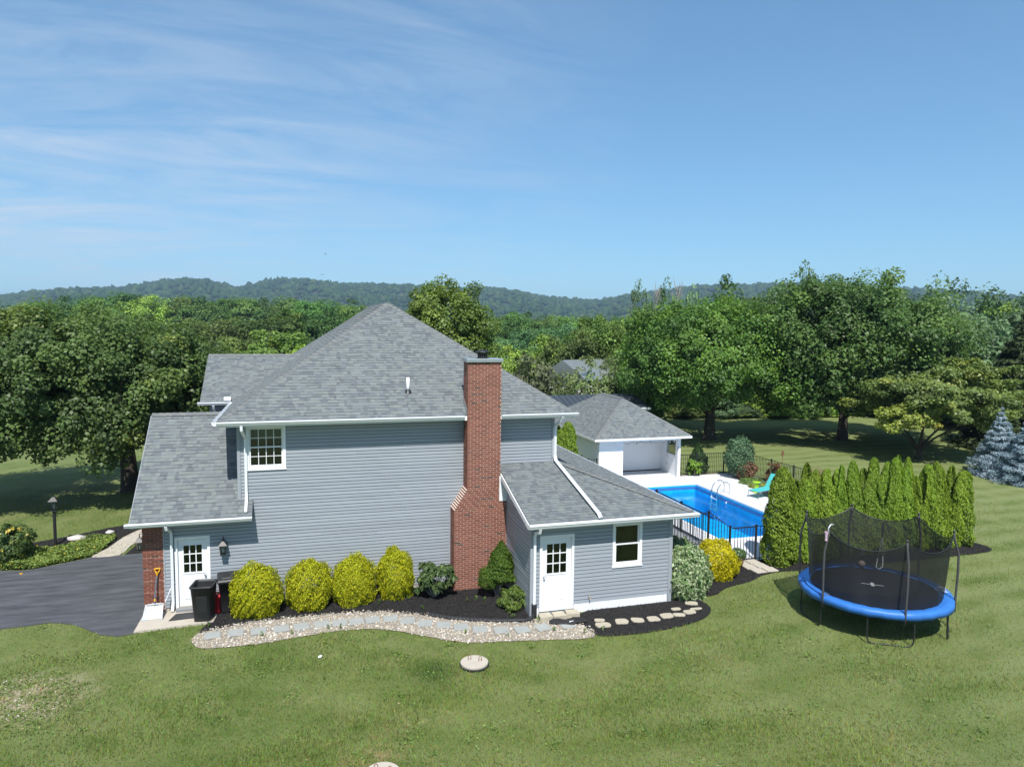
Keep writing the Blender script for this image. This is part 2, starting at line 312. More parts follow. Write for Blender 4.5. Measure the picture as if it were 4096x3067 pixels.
# board-and-groove panel of the pool house
def groove(name):
    m = mat(name, (.84, .86, .88), .5, noise=.03); t = m.node_tree; b = t.nodes['Principled BSDF']
    g = N(t, 'ShaderNodeNewGeometry'); v = N(t, 'ShaderNodeVectorMath', operation='DOT_PRODUCT', inp={1: (1, 1, 0)}); t.links.new(g.outputs['Position'], v.inputs[0])
    m1_ = N(t, 'ShaderNodeMath', operation='MULTIPLY', inp={1: 10.}); t.links.new(v.outputs['Value'], m1_.inputs[0]); fr = N(t, 'ShaderNodeMath', operation='FRACT'); t.links.new(m1_.outputs[0], fr.inputs[0])
    gt = N(t, 'ShaderNodeMapRange', inp={1: .0, 2: .12}); t.links.new(fr.outputs[0], gt.inputs[0])
    bp = N(t, 'ShaderNodeBump', inp={'Strength': .5, 'Distance': .012}); t.links.new(gt.outputs[0], bp.inputs['Height']); t.links.new(bp.outputs[0], b.inputs['Normal']); return m
MT['groove'] = groove('grooved_panel')

# ------------------------------------------------------------------ the setting: ground
PX0, PX1, PY0, PY1 = 15.75, 20.1, 1.85, 11.0       # pool opening
def smooth_loop(pts, k=4):
    """Catmull-Rom through a closed outline"""
    o = []; n = len(pts)
    for i in range(n):
        p0, p1, p2, p3 = (np.array(pts[(i+j-1) % n], float) for j in range(4))
        for s in np.linspace(0, 1, k, endpoint=False):
            o.append(tuple(.5*((2*p1) + (-p0+p2)*s + (2*p0-5*p1+4*p2-p3)*s*s + (-p0+3*p1-3*p2+p3)*s**3)))
    return o
def sheet(name, pts, z, m, kind='structure', h=0.):
    b = MB(); P = [(p[0], p[1], z) for p in pts]
    if sum(P[i][0]*P[(i+1) % len(P)][1] - P[(i+1) % len(P)][0]*P[i][1] for i in range(len(P))) < 0: P = P[::-1]
    if h: b.prism([(p[0], p[1], z-h) for p in P], (0, 0, h))
    else: b.poly(P)
    return tag(b.build(name, m), kind=kind)
g = MB(); B = 6000
for (x0, x1, y0, y1) in ((-B, PX0, -B, B), (PX1, B, -B, B), (PX0, PX1, -B, PY0), (PX0, PX1, PY1, B)): g.poly([(x0, y0, 0), (x1, y0, 0), (x1, y1, 0), (x0, y1, 0)])
tag(g.build('ground', MT['lawn']), kind='structure')
DRIVE = [(-16, 6.6), (-11.5, 5.6), (-9.08, 4.96), (-8.16, 5.36), (-7.26, 5.88), (-6.33, 5.9), (-5.3, 5.95), (-4.42, 6.0), (-4.42, -.1), (-4.31, -1.33), (-4.81, -1.42), (-5.28, -1.2), (-5.77, -.66), (-6.2, -.25), (-6.8, 0.02), (-7.4, -.06), (-8.2, -.1), (-16, .2)]
sheet('driveway', DRIVE, .012, MT['asphalt'])
SLAB = [(-4.44, -1.32), (-2.46, -1.16), (-2.40, -.62), (-2.40, .05), (-4.42, .05)]
sheet('concrete_pad', SLAB, .05, MT['concrete'], h=.09)
WALK = smooth_loop([(-7.25, 5.94), (-6.96, 6.82), (-6.7, 8.2), (-6.2, 9.3), (-5.0, 10.2), (-4.6, 9.6), (-5.4, 8.6), (-5.95, 7.66), (-6.21, 7.0), (-6.35, 5.93)], 3)
sheet('walkway', WALK, .03, MT['concrete'], h=.05)
MULCH_L = [(-9.9, 8.3), (-8.61, 9.02), (-7.64, 9.76), (-6.6, 10.3), (-5.2, 10.9), (-4.4, 10.9), (-4.4, 6.0), (-6.2, 5.95), (-6.0, 7.4), (-6.75, 8.4), (-6.9, 6.9), (-7.27, 5.96), (-8.2, 5.45), (-9.1, 5.05), (-11, 5.6), (-11, 7.6)]
sheet('mulch_bed', MULCH_L, .008, MT['mulch'])
MULCH_A = smooth_loop([(-2.42, -.05), (-2.42, -.75), (-2.62, -1.25), (-2.75, -1.8), (-2.3, -1.62), (-1.48, -1.48), (-.13, -1.40), (1.27, -1.5), (2.33, -1.72), (3.35, -2.25), (4.32, -2.85), (5.3, -3.22), (6.2, -3.5), (6.26, -3.0), (6.2, 0.1), (3, .1), (0, .1)], 3)
sheet('mulch_bed', MULCH_A, .030, MT['mulch'])
GRAVEL = smooth_loop([(-2.78, -1.80), (-2.86, -2.3), (-2.6, -2.75), (-1.99, -2.86), (-1.07, -2.88), (.2, -2.69), (1.19, -2.63), (2.18, -2.9), (3.11, -3.56), (4.01, -4.2), (4.99, -4.42), (6.31, -4.67), (7.18, -4.85), (7.62, -4.7), (7.6, -4.1), (7.5, -3.5), (6.7, -3.2), (6.2, -3.3), (5.3, -3.1), (4.3, -2.7), (3.3, -2.1), (2.3, -1.58), (1.27, -1.38), (-.13, -1.28), (-1.5, -1.36), (-2.3, -1.5)], 4)
sheet('gravel_path', GRAVEL, .020, MT['gravelbed'])
MULCH_B = smooth_loop([(7.5, -3.5), (7.55, -4.3), (7.6, -4.72), (8.03, -4.9), (9.13, -4.96), (10.39, -4.79), (11.28, -4.41), (11.72, -3.84), (11.75, -3.2), (12.5, -3.0), (13.1, -2.6), (14.2, -2.3), (15, -1.9), (15.9, -1.75), (17, -1.9), (20, -1.95), (24.2, -2.0), (25.4, -1.7), (25.3, -.7), (24, -.2), (16.5, -.3), (14.7, -.55), (12, -.5), (10.6, -1.5), (10.6, -3.0), (8.5, -3.0)], 3)
sheet('mulch_bed', MULCH_B, .026, MT['mulch'])
dk = MB()
for q in ([(12.6, -.52), (16.6, -.52), (16.6, PY0), (12.6, PY0)], [(PX1, -.2), (22.6, -.2), (22.4, 4), (22.0, 7.6), (22.76, 9.27), (23.05, 10.4), (22.95, 11.1), (PX1, 11.0)], [(12.6, PY0), (PX0, PY0), (PX0, PY1), (12.6, PY1)], [(12.6, PY1), (PX1, PY1), (22.95, 11.1), (23.3, 12.2), (23.03, 12.9), (20.3, 12.9), (20.3, 15), (15.2, 15), (15.2, 12.9), (12.6, 12.9)], [(16.6, -.25), (PX1, -.25), (PX1, PY0), (16.6, PY0)]):
    dk.prism([(x, y, -.02) for x, y in q], (0, 0, .06))
tag(dk.build('pool_deck', MT['deckc']), kind='structure')
sheet('garden_bed', [(22.6, 6), (22.0, 7.6), (22.76, 9.27), (23.05, 10.4), (22.95, 11.1), (23.3, 12.2), (23.03, 12.9), (20.4, 12.95), (20.4, 13.3), (24.4, 13.2), (24.7, 12.2), (24.8, 6)], .02, MT['gravelbed'])

# ------------------------------------------------------------------ house
H = thing('house', 'two-storey house with grey-blue siding, brick chimney and grey shingle roofs', 'house', (3, 5, 0))
ALL_SH, ALL_BR = [], []      # (size in view, points, colour, parent)
def view_area(pts):
    q = [Vector(p)-CAM for p in pts]; s = [(v.dot(r3)/v.dot(f2), v.dot(u3)/v.dot(f2)) for v in q]
    return abs(sum(s[i][0]*s[(i+1) % len(s)][1] - s[(i+1) % len(s)][0]*s[i][1] for i in range(len(s))))
SHC = [(.156, .176, .184), (.156, .176, .184), (.164, .184, .191), (.147, .166, .175), (.130, .146, .157), (.124, .138, .150), (.168, .189, .188), (.173, .194, .190)]
def clip_span(poly, v):
    xs = []
    for i in range(len(poly)):
        (u0, v0), (u1, v1) = poly[i], poly[(i+1) % len(poly)]
        if abs(v1-v0) < 1e-9:
            if abs(v-v0) < 1e-6: xs += [u0, u1]
        elif min(v0, v1)-1e-9 <= v <= max(v0, v1)+1e-9: xs.append(u0+(u1-u0)*(v-v0)/(v1-v0))
    return (min(xs), max(xs)) if xs else None
def shingles(o, U, V, poly, store, parent, rng, expo=.143):
    o, U, V = Vector(o), Vector(U).normalized(), Vector(V).normalized(); Nn = U.cross(V).normalized()
    if Nn.z < 0: Nn = -Nn
    vmax = max(p[1] for p in poly); k = 0
    while k*expo < vmax - .02:
        v0, v1 = k*expo, min((k+1)*expo+.012, vmax); a, b = clip_span(poly, v0), clip_span(poly, v1); k += 1
        if not a or not b: continue
        u = min(a[0], b[0]) - rng.uniform(0, .2); end = max(a[1], b[1])
        while u < end:
            wd = rng.choice([.08, .10, .13, .16, .19, .22]) * rng.uniform(.9, 1.1); e = u+wd
            q = [(max(u, a[0]), v0), (min(e, a[1]), v0), (min(e, b[1]), v1), (max(u, b[0]), v1)]; u = e
            if q[0][0] > q[1][0]: q[0] = q[1] = ((q[0][0]+q[1][0])/2, v0)
            if q[3][0] > q[2][0]: q[2] = q[3] = ((q[2][0]+q[3][0])/2, v1)
            if (q[1][0]-q[0][0]) + (q[2][0]-q[3][0]) < .02: continue
            th = rng.choice([.012, .022])
            base = [o + U*x + V*y for x, y in q]
            top = [base[0]+Nn*th, base[1]+Nn*th, base[2]+Nn*.005, base[3]+Nn*.005]
            c = rng.choice(SHC); j = rng.uniform(.93, 1.07)
            store.append((view_area(top), base+top, tuple(x*j for x in c), parent))
def emit(store, name, stuffname, m, limit, fallback):
    store.sort(key=lambda s: -s[0])
    for a, p, c, par in store[:limit]: MB().hexa(p, c).build(name, m, par)
    if len(store) > limit:
        b = MB()
        for a, p, c, par in store[limit:]: b.hexa(p, c)
        tag(b.build(stuffname, m, fallback), kind='stuff')
def slab(name, o, U, V, poly, th, m, parent):
    o, U, V = Vector(o), Vector(U).normalized(), Vector(V).normalized(); Nn = U.cross(V).normalized()
    if Nn.z < 0: Nn = -Nn
    pts = [o+U*x+V*y-Nn*.003 for x, y in poly]; b = MB(); b.prism([p-Nn*th for p in pts], Nn*th); return b.build(name, m, parent)
def caps(p0, p1, wid, parent, rng, step=.2, sag=.5, th=.018):
    """ridge caps laid shingle-fashion from p0 (low) to p1 (high)"""
    p0, p1 = Vector(p0), Vector(p1); d = (p1-p0); n = max(1, int(d.length/step)); t = d.normalized(); s = t.cross(Vector((0, 0, 1))).normalized(); nz = s.cross(t)
    for i in range(n):
        a = p0 + t*(i*step); b_ = a + t*(step*1.18); c = rng.choice([(.160, .172, .174), (.148, .160, .164), (.174, .182, .180)])
        m = MB()
        def ring(q, lift): return [q - s*wid - nz*(wid*sag) + nz*lift, q - s*wid*.25 + nz*(lift-.006), q + s*wid*.25 + nz*(lift-.006), q + s*wid - nz*(wid*sag) + nz*lift]
        A, Bq = ring(a, th+.012), ring(b_, .012)
        for j in range(3): m.poly([A[j], A[j+1], Bq[j+1], Bq[j]], c)
        A2 = [x-nz*.02 for x in A]; m.poly([A2[3], A2[2], A2[1], A2[0], A[0], A[1], A[2], A[3]][::-1], c)
        m.build('ridge_cap', MT['shingle'], parent)
rng = random.Random(3)
def gutter(p0, p1, out, parent, hgt=.095, wid=.12):
    """K gutter from p0 to p1, front facing `out`"""
    p0, p1, out = Vector(p0), Vector(p1), Vector(out); d = p1-p0; z = Vector((0, 0, 1)); m = MB()
    prof = [(0, 0), (wid*.72, -hgt), (wid*.72, -hgt)]
    P = [(0, .0), (0, -hgt), (wid*.7, -hgt), (wid*.86, -hgt*.55), (wid, -hgt*.35), (wid, 0), (wid-.014, 0), (wid-.014, -hgt*.33), (wid*.8, -hgt*.52), (wid*.64, -hgt+.01), (.01, -hgt+.01), (.01, 0)]
    ring = [p0 + out*a + z*b for a, b in P]; n = len(ring)
    for i in range(n):
        j = (i+1) % n; m.poly([ring[i], ring[j], ring[j]+d, ring[i]+d])
    e = [p0 + out*a + z*b for a, b in P[:6]]; m.poly(e); m.poly([x+d for x in e][::-1])
    return m.build('gutter', MT['gutter'], parent)
def downspout(path, parent, r=.052): return MB().tube(path, r, 4, twist=.5).build('downspout', MT['gutter'], parent)

# -- main hip roof
EZ, EY, XL, XR = 5.60, -.55, -2.32, 8.56; XM = (XL+XR)/2; HW = XR-XM; RZ = 9.2; SL = (RZ-EZ)/HW; RY = EY+HW; BY = 16.4
ln = math.hypot(HW, RZ-EZ)
roof = slab('roof', (XL, EY, EZ), (1, 0, 0), (0, HW, RZ-EZ), [(0, 0), (2*HW, 0), (HW, ln)], .12, MT['deckroof'], H)
slab('roof_slope', (XL, BY, EZ), (0, -1, 0), (HW, 0, RZ-EZ), [(0, 0), (BY-EY, 0), (BY-EY-HW, ln), (HW, ln)], .12, MT['deckroof'], roof)
slab('roof_slope', (XR, EY, EZ), (0, 1, 0), (-HW, 0, RZ-EZ), [(0, 0), (BY-EY, 0), (BY-EY-HW, ln), (HW, ln)], .12, MT['deckroof'], roof)
slab('roof_slope', (XR, BY, EZ), (-1, 0, 0), (0, -HW, RZ-EZ), [(0, 0), (2*HW, 0), (HW, ln)], .12, MT['deckroof'], roof)
shingles((XL, EY, EZ), (1, 0, 0), (0, HW, RZ-EZ), [(0, 0), (2*HW, 0), (HW, ln)], ALL_SH, roof, rng)
shingles((XL, 12, EZ), (0, -1, 0), (HW, 0, RZ-EZ), [(0, 0), (12-EY, 0), (12-EY-HW, ln), (0, ln)], ALL_SH, roof, rng)
caps((XL+.1, EY+.1, EZ+.06), (XM, RY, RZ), .13, roof, rng); caps((XR-.1, EY+.1, EZ+.06), (XM, RY, RZ), .13, roof, rng)
MB().box(XL+.04, XR-.04, EY+.02, 16.2, EZ-.17, EZ-.145).build('soffit', MT['white'], H)
gutter((XL, EY+.01, EZ-.01), (4.86, EY+.01, EZ-.01), (0, -1, 0), H); gutter((6.06, EY+.01, EZ-.01), (XR+.1, EY+.01, EZ-.01), (0, -1, 0), H); gutter((XL, EY-.1, EZ-.012), (XL, 4.7, EZ-.012), (-1, 0, 0), H)
MB().box(XL+.02, XR, EY+.015, EY+.035, EZ-.17, EZ-.02).build('fascia', MT['white'], H)
downspout([(-1.66, -.58, 5.48), (-1.66, -.57, 5.34), (-1.62, -.40, 5.20), (-1.60, -.10, 5.05), (-1.60, -.07, 4.9), (-1.60, -.07, 3.4), (-1.60, -.14, 3.2), (-1.60, -.50, 2.93)], H)
downspout([(8.12, -.58, 5.47), (8.10, -.5, 5.32), (8.05, -.15, 5.15), (8.04, -.08, 5.0), (8.04, -.08, 4.12), (8.05, -.18, 3.97), (8.19, -3.46, 3.03), (8.19, -3.60, 2.93)], H, .06)
# vent pipe
vp_ = MB().tube([(3.25, .47, 6.2), (3.25, .47, 6.72)], .052, 12).build('vent_pipe', MT['white'], H, True); MB().lathe([(.14, 0), (.10, .06), (.075, .12), (.055, .12)], (3.25, .47, 6.22), 14).build('boot', MT['black'], vp_, True)
# -- garage roof
GZ, GR, GRZ = 2.83, 3.0, 5.43; gl = math.hypot(GR-EY, GRZ-GZ); ge_ = gl*(0-EY)/(GR-EY)
roof2 = slab('garage_roof', (-4.62, EY, GZ), (1, 0, 0), (0, GR-EY, GRZ-GZ), [(0, 0), (2.80, 0), (2.80, gl), (0, gl)], .1, MT['deckroof'], H)
slab('roof_slope', (-4.62, 6.5, GZ), (1, 0, 0), (0, GR-6.5, GRZ-GZ), [(0, 0), (2.80, 0), (2.80, math.hypot(3.5, GRZ-GZ)), (0, math.hypot(3.5, GRZ-GZ))], .1, MT['deckroof'], roof2)
slab('roof_slope', (-1.82, EY, GZ), (1, 0, 0), (0, GR-EY, GRZ-GZ), [(0, 0), (.40, 0), (.40, ge_-.02), (0, ge_-.02)], .1, MT['deckroof'], roof2)
shingles((-4.62, EY, GZ), (1, 0, 0), (0, GR-EY, GRZ-GZ), [(0, 0), (2.80, 0), (2.80, gl), (0, gl)], ALL_SH, roof2, rng)
shingles((-1.815, EY, GZ), (1, 0, 0), (0, GR-EY, GRZ-GZ), [(0, 0), (.395, 0), (.395, ge_-.02), (0, ge_-.02)], ALL_SH, roof2, rng)
caps((-4.6, GR, GRZ+.02), (-1.9, GR, GRZ+.02), .13, roof2, rng, sag=.7)
gutter((-4.74, EY+.01, GZ-.01), (-1.42, EY+.01, GZ-.01), (0, -1, 0), H); MB().box(-4.62, -1.43, EY+.02, EY+.04, GZ-.15, GZ-.015).build('fascia', MT['white'], H)
MB().box(-4.6, -1.44, EY+.04, .0, GZ-.16, GZ-.135).build('soffit', MT['white'], H)
rk = MB(); rk.prism([(-4.65, EY, GZ-.16), (-4.65, EY, GZ-.05), (-4.65, GR, GRZ-.05), (-4.65, GR, GRZ-.16)], (.03, 0, 0)); rk.build('rake_board', MT['trimgrey'], H)
downspout([(-3.70, -.58, 2.7), (-3.69, -.55, 2.60), (-3.66, -.2, 2.46), (-3.65, -.09, 2.36), (-3.65, -.09, .3), (-3.66, -.13, .16), (-3.66, -.2, .08)], H)
# -- upper gable
ul = math.hypot(2.73, 1.53)
roof3 = slab('gable_roof', (-3.42, 4.84, 5.6), (1, 0, 0), (0, 2.73, 1.53), [(0, 0), (1.12, 0), (3.45, ul), (0, ul)], .1, MT['deckroof'], H)
slab('roof_slope', (-3.42, 10.3, 5.6), (1, 0, 0), (0, -2.73, 1.53), [(0, 0), (1.12, 0), (3.45, ul), (0, ul)], .1, MT['deckroof'], roof3)
shingles((-3.42, 4.84, 5.6), (1, 0, 0), (0, 2.73, 1.53), [(0, 0), (1.12, 0), (3.45, ul), (0, ul)], ALL_SH, roof3, rng)
caps((-3.4, 7.57, 7.15), (0, 7.57, 7.15), .12, roof3, rng, sag=.7)
gutter((-3.5, 4.85, 5.59), (-2.33, 4.85, 5.59), (0, -1, 0), H); MB().tube([(-2.62, 4.80, 5.68), (-2.40, 4.80, 5.68)], .09, 10).build('gutter_guard', MT['white'], H)
downspout([(-2.98, 4.8, 5.48), (-2.98, 4.85, 5.38), (-2.95, 5.1, 5.2), (-2.95, 5.13, 4.0)], H)
MB().box(-3.15, -1.8, 5.2, 10, 2.5, 5.5).build('upper_wall', MT['siding'], H)
# -- porch roof (addition), hip at its outer corner
pl = math.hypot(3.55, 1.02)
roof4 = slab('porch_roof', (6.06, -3.55, 2.88), (1, 0, 0), (0, 3.55, 1.02), [(0, 0), (5.19, 0), (1.99, pl), (0, pl)], .08, MT['deckroof'], H)
prl = math.hypot(3.2, 1.02)
slab('roof_slope', (11.25, -3.55, 2.88), (0, 1, 0), (-3.2, 0, 1.02), [(0, 0), (12.5, 0), (12.5, prl), (3.55, prl)], .08, MT['deckroof'], roof4)
shingles((6.06, -3.55, 2.88), (1, 0, 0), (0, 3.55, 1.02), [(0, 0), (5.19, 0), (1.99, pl), (0, pl)], ALL_SH, roof4, rng)
shingles((11.25, -3.55, 2.88), (0, 1, 0), (-3.2, 0, 1.02), [(0, 0), (12.5, 0), (12.5, prl), (3.55, prl)], ALL_SH, roof4, rng)
caps((11.2, -3.5, 2.91), (8.06, -.02, 3.93), .13, roof4, rng, sag=.25)
gutter((6.02, -3.545, 2.87), (11.38, -3.545, 2.87), (0, -1, 0), H, .12, .13); gutter((11.25, -3.6, 2.868), (11.25, 8.9, 2.868), (1, 0, 0), H)
MB().box(6.1, 11.2, -3.53, -3.0, 2.70, 2.72).build('soffit', MT['white'], H); MB().box(6.06, 11.24, -3.54, -3.525, 2.72, 2.86).build('fascia', MT['white'], H)
rk = MB(); rk.prism([(6.05, -3.54, 2.72), (6.05, -3.54, 2.87), (6.05, -.62, 2.87+2.92*1.02/3.55), (6.05, -.62, 2.70+2.92*1.02/3.55)], (-.03, 0, 0)); rk.build('rake_board', MT['white'], H)
downspout([(6.36, -3.6, 2.74), (6.36, -3.56, 2.62), (6.34, -3.25, 2.52), (6.34, -3.19, 2.4), (6.34, -3.19, .42)], H)
MB().prism([(5.99, -.625, 2.83), (6.245, -.625, 2.83), (6.245, -.625, 3.60), (5.99, -.625, 3.64)], (0, .02, 0)).build('trim_panel', MT['white'], H)

# -- walls: core panels with openings, and clapboards laid course by course
def panel(x0, x1, z0, z1, holes, y0, y1, name, parent, m):
    b = MB(); zs = sorted({z0, z1, *[h[2] for h in holes], *[h[3] for h in holes]}); zs = [z for z in zs if z0 <= z <= z1]
    for a, c in zip(zs[:-1], zs[1:]):
        x = x0
        for h in sorted([h for h in holes if h[2] < c-1e-6 and h[3] > a+1e-6]):
            if h[0] > x: b.box(x, h[0], y0, y1, a, c)
            x = max(x, h[1])
        if x < x1: b.box(x, x1, y0, y1, a, c)
    return b.build(name, m, parent)
def boards(x0f, x1, z0, z1, holes, y, parent, rng, e=.102, axis='x', seams=True):
    z = z0
    while z < z1-.02:
        zt = min(z+e, z1); x0 = x0f(z) if callable(x0f) else x0f
        segs = []; x = x0
        for h in sorted([h for h in holes if h[2] < zt-.01 and h[3] > z+.01]):
            if h[0] > x+.02: segs.append((x, h[0]))
            x = max(x, h[1])
        if x < x1-.02: segs.append((x, x1))
        for (a, b_) in segs:
            cuts = [a]
            if seams and b_-a > 4.2: cuts.append(a+rng.uniform(.3, .7)*(b_-a))
            cuts.append(b_)
            for i, (p, q) in enumerate(zip(cuts[:-1], cuts[1:])):
                o = .004*((i+int(z*97)) % 2); f, bk = y-.030-o, y-.003-o
                bk = f+.005; zt2 = zt-.021
                if axis == 'x': pts = [(p, f, z), (q, f, z), (q, y+.001, z), (p, y+.001, z), (p, bk, zt2), (q, bk, zt2), (q, y+.001, zt2), (p, y+.001, zt2)]
                else: pts = [(f, q, z), (f, p, z), (y+.001, p, z), (y+.001, q, z), (bk, q, zt2), (bk, p, zt2), (y+.001, p, zt2), (y+.001, q, zt2)]
                MB().hexa(pts).build('siding_board', MT['siding'], parent)
        z += e
DL, WU, WB, DB = (-3.58, -2.63, .06, 2.19), (-1.58, -.47, 4.08, 5.39), (8.80, 9.76, 1.27, 2.60), (6.52, 7.58, .17, 2.37)
wall = panel(-4.30, 8.02, 0, 2.7, [DL], .0, .12, 'wall', H, MT['trimgrey'])
panel(-1.82, 8.02, 2.7, 5.46, [WU], .0, .12, 'wall_core', wall, MT['trimgrey'])
MB().box(-1.82, -1.70, .12, 16, 2.6, 5.46).build('wall_core', MT['siding'], wall); MB().box(7.9, 8.02, .12, 16, 0, 5.46).build('wall_core', MT['siding'], wall); MB().box(-4.30, -4.18, .12, 6, 0, 2.7).build('wall_core', MT['trimgrey'], wall)
boards(-3.84, 8.0, .14, 2.69, [DL, (4.56, 8.1, -1, 9)], 0, wall, rng); boards(-1.74, 7.94, 2.69, 5.46, [WU, (4.98, 6.0, 2.6, 9), (6.0, 8.1, 0, 3.82)], 0, wall, rng)
for (x0, x1, z0, z1) in ((-1.835, -1.745, 2.72, 5.45), (7.945, 8.035, 3.85, 5.45), (4.49, 4.53, .1, 2.6), (-3.875, -3.84, .12, 2.69)): MB().box(x0, x1, -.042, .02, z0, z1).build('corner_board', MT['trimgrey'], H)
MB().box(-3.84, 4.5, -.008, .0, 0, .14).build('foundation', MT['concrete'], H)
awall = panel(6.27, 10.75, .0, 2.7, [DB, WB], -3.1, -3.0, 'addition_wall', H, MT['trimgrey'])
MB().box(6.27, 6.37, -3.0, 0, 0, 2.7).build('wall_core', MT['trimgrey'], awall); MB().box(10.65, 10.75, -3.0, 6, 0, 2.7).build('wall_core', MT['siding'], awall)
boards(6.36, 10.66, .27, 2.69, [DB, WB], -3.1, awall, rng, .111)
boards(lambda z: max(-3.04, -3.55+(z-2.74)/.2873), -.60, .27, 3.45, [], 6.27, awall, rng, .111, 'y', False)
for (x0, x1, y0, y1) in ((6.225, 6.34, -3.145, -3.03), (10.66, 10.785, -3.145, -3.03)): MB().box(x0, x1, y0, y1, .03, 2.7).build('corner_board', MT['trimgrey'], H)
MB().box(6.24, 6.27, -3.03, -.6, 0, .27).build('foundation', MT['trimgrey'], H)
x = 7.60
while x < 10.62: MB().box(x, min(x+.118, 10.655), -3.128, -3.09, -.02, .262).build('skirt_slat', MT['white'], awall); x += .122
MB().box(6.36, 6.50, -3.125, -3.1, -.02, .262).build('skirt_slat', MT['white'], awall)
MB().box(6.50, 7.60, -3.115, -3.09, 0, .20).build('sill_board', MT['trimgrey'], H)

# -- doors and windows
def door(hole, y, hinge_right):
    x0, x1, z0, z1 = hole; d = MB(); t = .075
    d.box(x0, x0+t, y-.035, y+.10, z0, z1); d.box(x1-t, x1, y-.035, y+.10, z0, z1); d.box(x0, x1, y-.037, y+.10, z1-t, z1+.012); d.box(x0, x1, y-.045, y+.12, z0-.03, z0+.03)
    fr = d.build('door', MT['white'], H, bevel=.006)
    a, b_, lo, hi = x0+t+.003, x1-t-.003, z0+.035, z1-t-.004; w_ = b_-a; ys = y+.035
    gx0, gx1, gz0, gz1 = a+.14, b_-.14, lo+1.02, hi-.17
    s = MB(); s.box(a, gx0, ys, ys+.045, lo, hi); s.box(gx1, b_, ys, ys+.045, lo, hi); s.box(gx0, gx1, ys, ys+.045, gz1, hi); s.box(gx0, gx1, ys, ys+.045, lo, gz0)
    so_ = s.build('leaf', MT['white'], fr)
    tr = MB()
    for (p, q, r, u) in ((gx0-.035, gx0+.012, gz0-.035, gz1+.035), (gx1-.012, gx1+.035, gz0-.035, gz1+.035), (gx0+.012, gx1-.012, gz1-.012, gz1+.035), (gx0+.012, gx1-.012, gz0-.035, gz0+.012)): tr.box(p, q, ys-.014, ys+.004, r, u)
    tr.build('glazing_trim', MT['white'], fr)
    for i in (1, 2):
        xx = gx0+(gx1-gx0)*i/3; MB().box(xx-.013, xx+.013, ys-.006, ys+.03, gz0, gz1).build('muntin', MT['white'], fr)
        zz = gz0+(gz1-gz0)*i/3; MB().box(gx0, gx1, ys-.003, ys+.027, zz-.013, zz+.013).build('muntin', MT['white'], fr)
    for i in range(3):
        for j in range(3): MB().box(gx0+(gx1-gx0)*i/3+.013, gx0+(gx1-gx0)*(i+1)/3-.013, ys+.014, ys+.019, gz0+(gz1-gz0)*j/3+.013, gz0+(gz1-gz0)*(j+1)/3-.013).build('pane', MT['glass'], fr)
    for i in (0, 1):
        px0 = a+.12+i*(w_/2-.06); px1 = px0+w_/2-.18
        MB().hexa([(px0, ys+.002, lo+.2), (px1, ys+.002, lo+.2), (px1, ys+.002, lo+.86), (px0, ys+.002, lo+.86), (px0+.045, ys-.011, lo+.245), (px1-.045, ys-.011, lo+.245), (px1-.045, ys-.011, lo+.815), (px0+.045, ys-.011, lo+.815)]).build('door_panel', MT['white'], fr)
    kx = a+.07 if not hinge_right else b_-.07
    k = MB().lathe([(.0, .085), (.03, .075), (.034, .055), (.012, .04), (.012, .008), (.032, .006), (.032, 0)], (0, 0, 0), 12); k.v = [(kx+p[0], ys-p[2], lo+.93+p[1]) for p in k.v]; k.build('knob', MT['chrome'], fr, True)
    return fr
d1 = door(DL, 0, True); d2 = door(DB, -3.1, False)
MB().box(-3.56, -2.65, -.24, -.02, .045, .115).build('threshold', MT['woodgrey'], H)
def window(hole, y, nx, nz):
    x0, x1, z0, z1 = hole; t = .085; f = MB()
    f.box(x0, x0+t, y-.045, y+.1, z0, z1); f.box(x1-t, x1, y-.045, y+.1, z0, z1); f.box(x0+t, x1-t, y-.045, y+.1, z1-t, z1); f.box(x0+t, x1-t, y-.052, y+.1, z0, z0+t+.01)
    fr = f.build('window', MT['white'], H, bevel=.006); MB().box(x0-.015, x1+.015, y-.062, y+.02, z0-.022, z0+.012).build('sill', MT['white'], fr)
    a, b_, lo, hi = x0+t, x1-t, z0+t+.01, z1-t; mid = (lo+hi)/2
    for (p, q, yy) in ((lo, mid+.02, y-.012), (mid-.02, hi, y+.026)):
        s = MB(); st = .038; s.box(a, a+st, yy, yy+.035, p, q); s.box(b_-st, b_, yy, yy+.035, p, q); s.box(a+st, b_-st, yy, yy+.035, p, p+st); s.box(a+st, b_-st, yy, yy+.035, q-st, q); s.build('sash', MT['white'], fr)
        ga, gb, gp, gq = a+st, b_-st, p+st, q-st
        for i in range(1, nx): xx = ga+(gb-ga)*i/nx; MB().box(xx-.009, xx+.009, yy+.008, yy+.024, gp, gq).build('muntin', MT['white'], fr)
        for j in range(1, nz): zz = gp+(gq-gp)*j/nz; MB().box(ga, gb, yy+.01, yy+.022, zz-.009, zz+.009).build('muntin', MT['white'], fr)
        for i in range(nx):
            for j in range(nz):
                g_ = .009 if nx > 1 else 0
                MB().box(ga+(gb-ga)*i/nx+g_, ga+(gb-ga)*(i+1)/nx-g_, yy+.014, yy+.018, gp+(gq-gp)*j/nz+g_, gp+(gq-gp)*(j+1)/nz-g_).build('pane', MT['glass'], fr)
    return fr
w1 = window(WU, 0, 4, 2); w2 = window(WB, -3.1, 1, 1)
bl = MB()
for i in range(9): bl.hexa([(-1.50, .13, 5.28-i*.036-.034), (-.55, .13, 5.28-i*.036-.034), (-.55, .145, 5.28-i*.036-.034), (-1.50, .145, 5.28-i*.036-.034), (-1.50, .138, 5.28-i*.036), (-.55, .138, 5.28-i*.036), (-.55, .15, 5.28-i*.036), (-1.50, .15, 5.28-i*.036)])
bl.build('blind', MT['blind'], w1)
